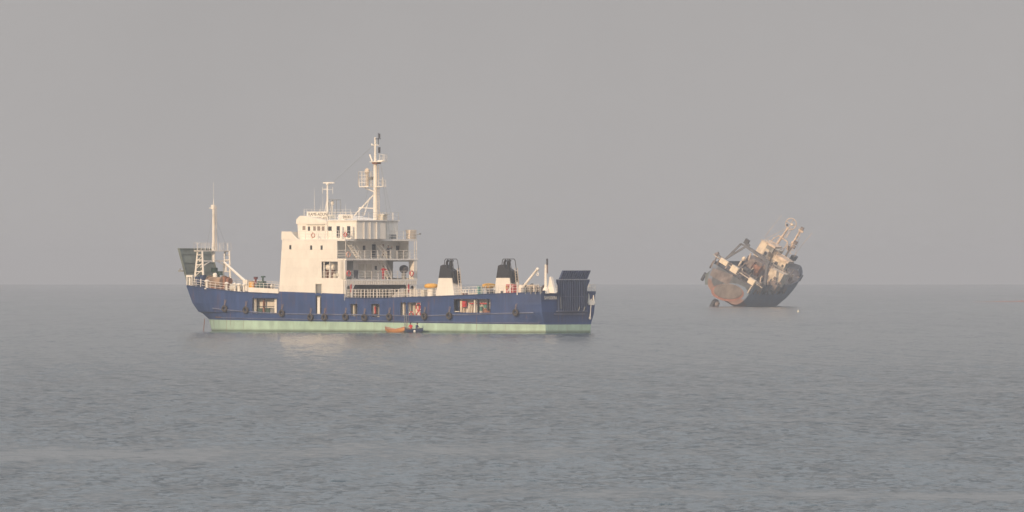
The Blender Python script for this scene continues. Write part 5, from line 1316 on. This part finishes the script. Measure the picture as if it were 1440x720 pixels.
# stern roller fender at upper left edge and the port fender
Y, Z = tl_(990, 389, -.5); MB().lathe([(.4, -1.3), (.5, -1.1), (.5, 1.1), (.4, 1.3)], (-.5, Y, Z), 12, 'Z').build('fender_roller', M['dark'], traw)
tblock('stern_platform', [(998, 387), (1003, 377), (1031, 387), (1024, 401)], -3, .1, M['trust'])
tblock('port_quarter', [(991.5, 400), (992, 386), (1002, 378), (1010, 392), (1006, 402)], -3, -.1, paint('weathered_teal', (.13, .17, .18), .8, .6))
# rudder just breaking the surface at the left
Yr, Zr = tl_(1004, 428, -1.0)
rd = MB().prism_y([(-2.6, Zr-1.6), (.4, Zr-1.6), (.6, Zr+1.1), (-.4, Zr+1.7), (-2.4, Zr+1.5)], Yr-.55, Yr+.55)
rdo = rd.build('rudder', M['dark'], traw, bevel=.2)
Yr2, Zr2 = tl_(1008.5, 427.5, -.5); MB().ball((-.5, Yr2, Zr2), .8, 10, 1.1).build('propeller_hub', M['trust'], traw, smooth=True)

# ---- rest of the view
# gull / small buoy near the trawler
def sea_dist(py):
    d = 2000.0
    for _ in range(60): d = H*F/(py - YE - F*d/(2*RE))
    return d
dX_ = sea_dist(439); X = (1122.5-720)/F*dX_
t = empty('marker_buoy', (X, dX_, -dX_**2/(2*RE))); t.scale = (.7, .7, .7); tag(t, 'tiny pale marker buoy afloat to the right of the stranded trawler', 'buoy')
MB().lathe([(.25, -.2), (.32, 0), (.3, .25), (.12, .55), (.1, .7)], n=12).build('buoy_body', M['cream2'], t, smooth=True)
MB().tube((.1, 0, .6), (-.25, 0, 1.5), .045).build('staff', M['grey'], t)
# long reddish bank at the right edge
dX_ = sea_dist(424.5); x0 = (1368-720)/F*dX_; x1 = (1640-720)/F*dX_
sbm = MB(); n_ = 40; vs = []
for i in range(n_+1):
    t_ = i/n_; X = lerp(x0, x1, t_); h_ = (.05+.42*min(1, t_*4)*(.75+.25*math.sin(i*1.3)))*math.sin(math.pi*min(1, t_*1.02+.02))**.3 if t_ < .97 else .05
    wv = 18*math.sin(math.pi*min(max(t_, .02), .98))**.5
    vs += [(X, dX_-wv, -.1), (X, dX_-wv*.3, h_), (X, dX_+wv*.4, h_), (X, dX_+wv, -.1)]
sbm.v = vs; sbm.f = [(i*4+k, (i+1)*4+k, (i+1)*4+k+1, i*4+k+1) for i in range(n_) for k in range(3)]
zc_ = -dX_**2/(2*RE); sbm.v = [(x, y, z+zc_) for x, y, z in sbm.v]
tag(sbm.build('sandbar', paint('red_brown_sand', (.30, .17, .15), .9, .2, .15), smooth=True), kind='structure')

# ================================================================== haze
hm, t, b = newmat('sea_haze'); t.nodes.remove(b)
pv = t.nodes.new('ShaderNodeVolumePrincipled'); pv.inputs['Density'].default_value = .000145
pv.inputs['Color'].default_value = (.775, .79, .825, 1); pv.inputs['Anisotropy'].default_value = .35
t.links.new(pv.outputs[0], t.nodes['Material Output'].inputs['Volume'])
hz_ = MB().box(-70100, 70100, -2600, 17100, -375.0, 31.0).build('haze', hm); tag(hz_, kind='stuff')
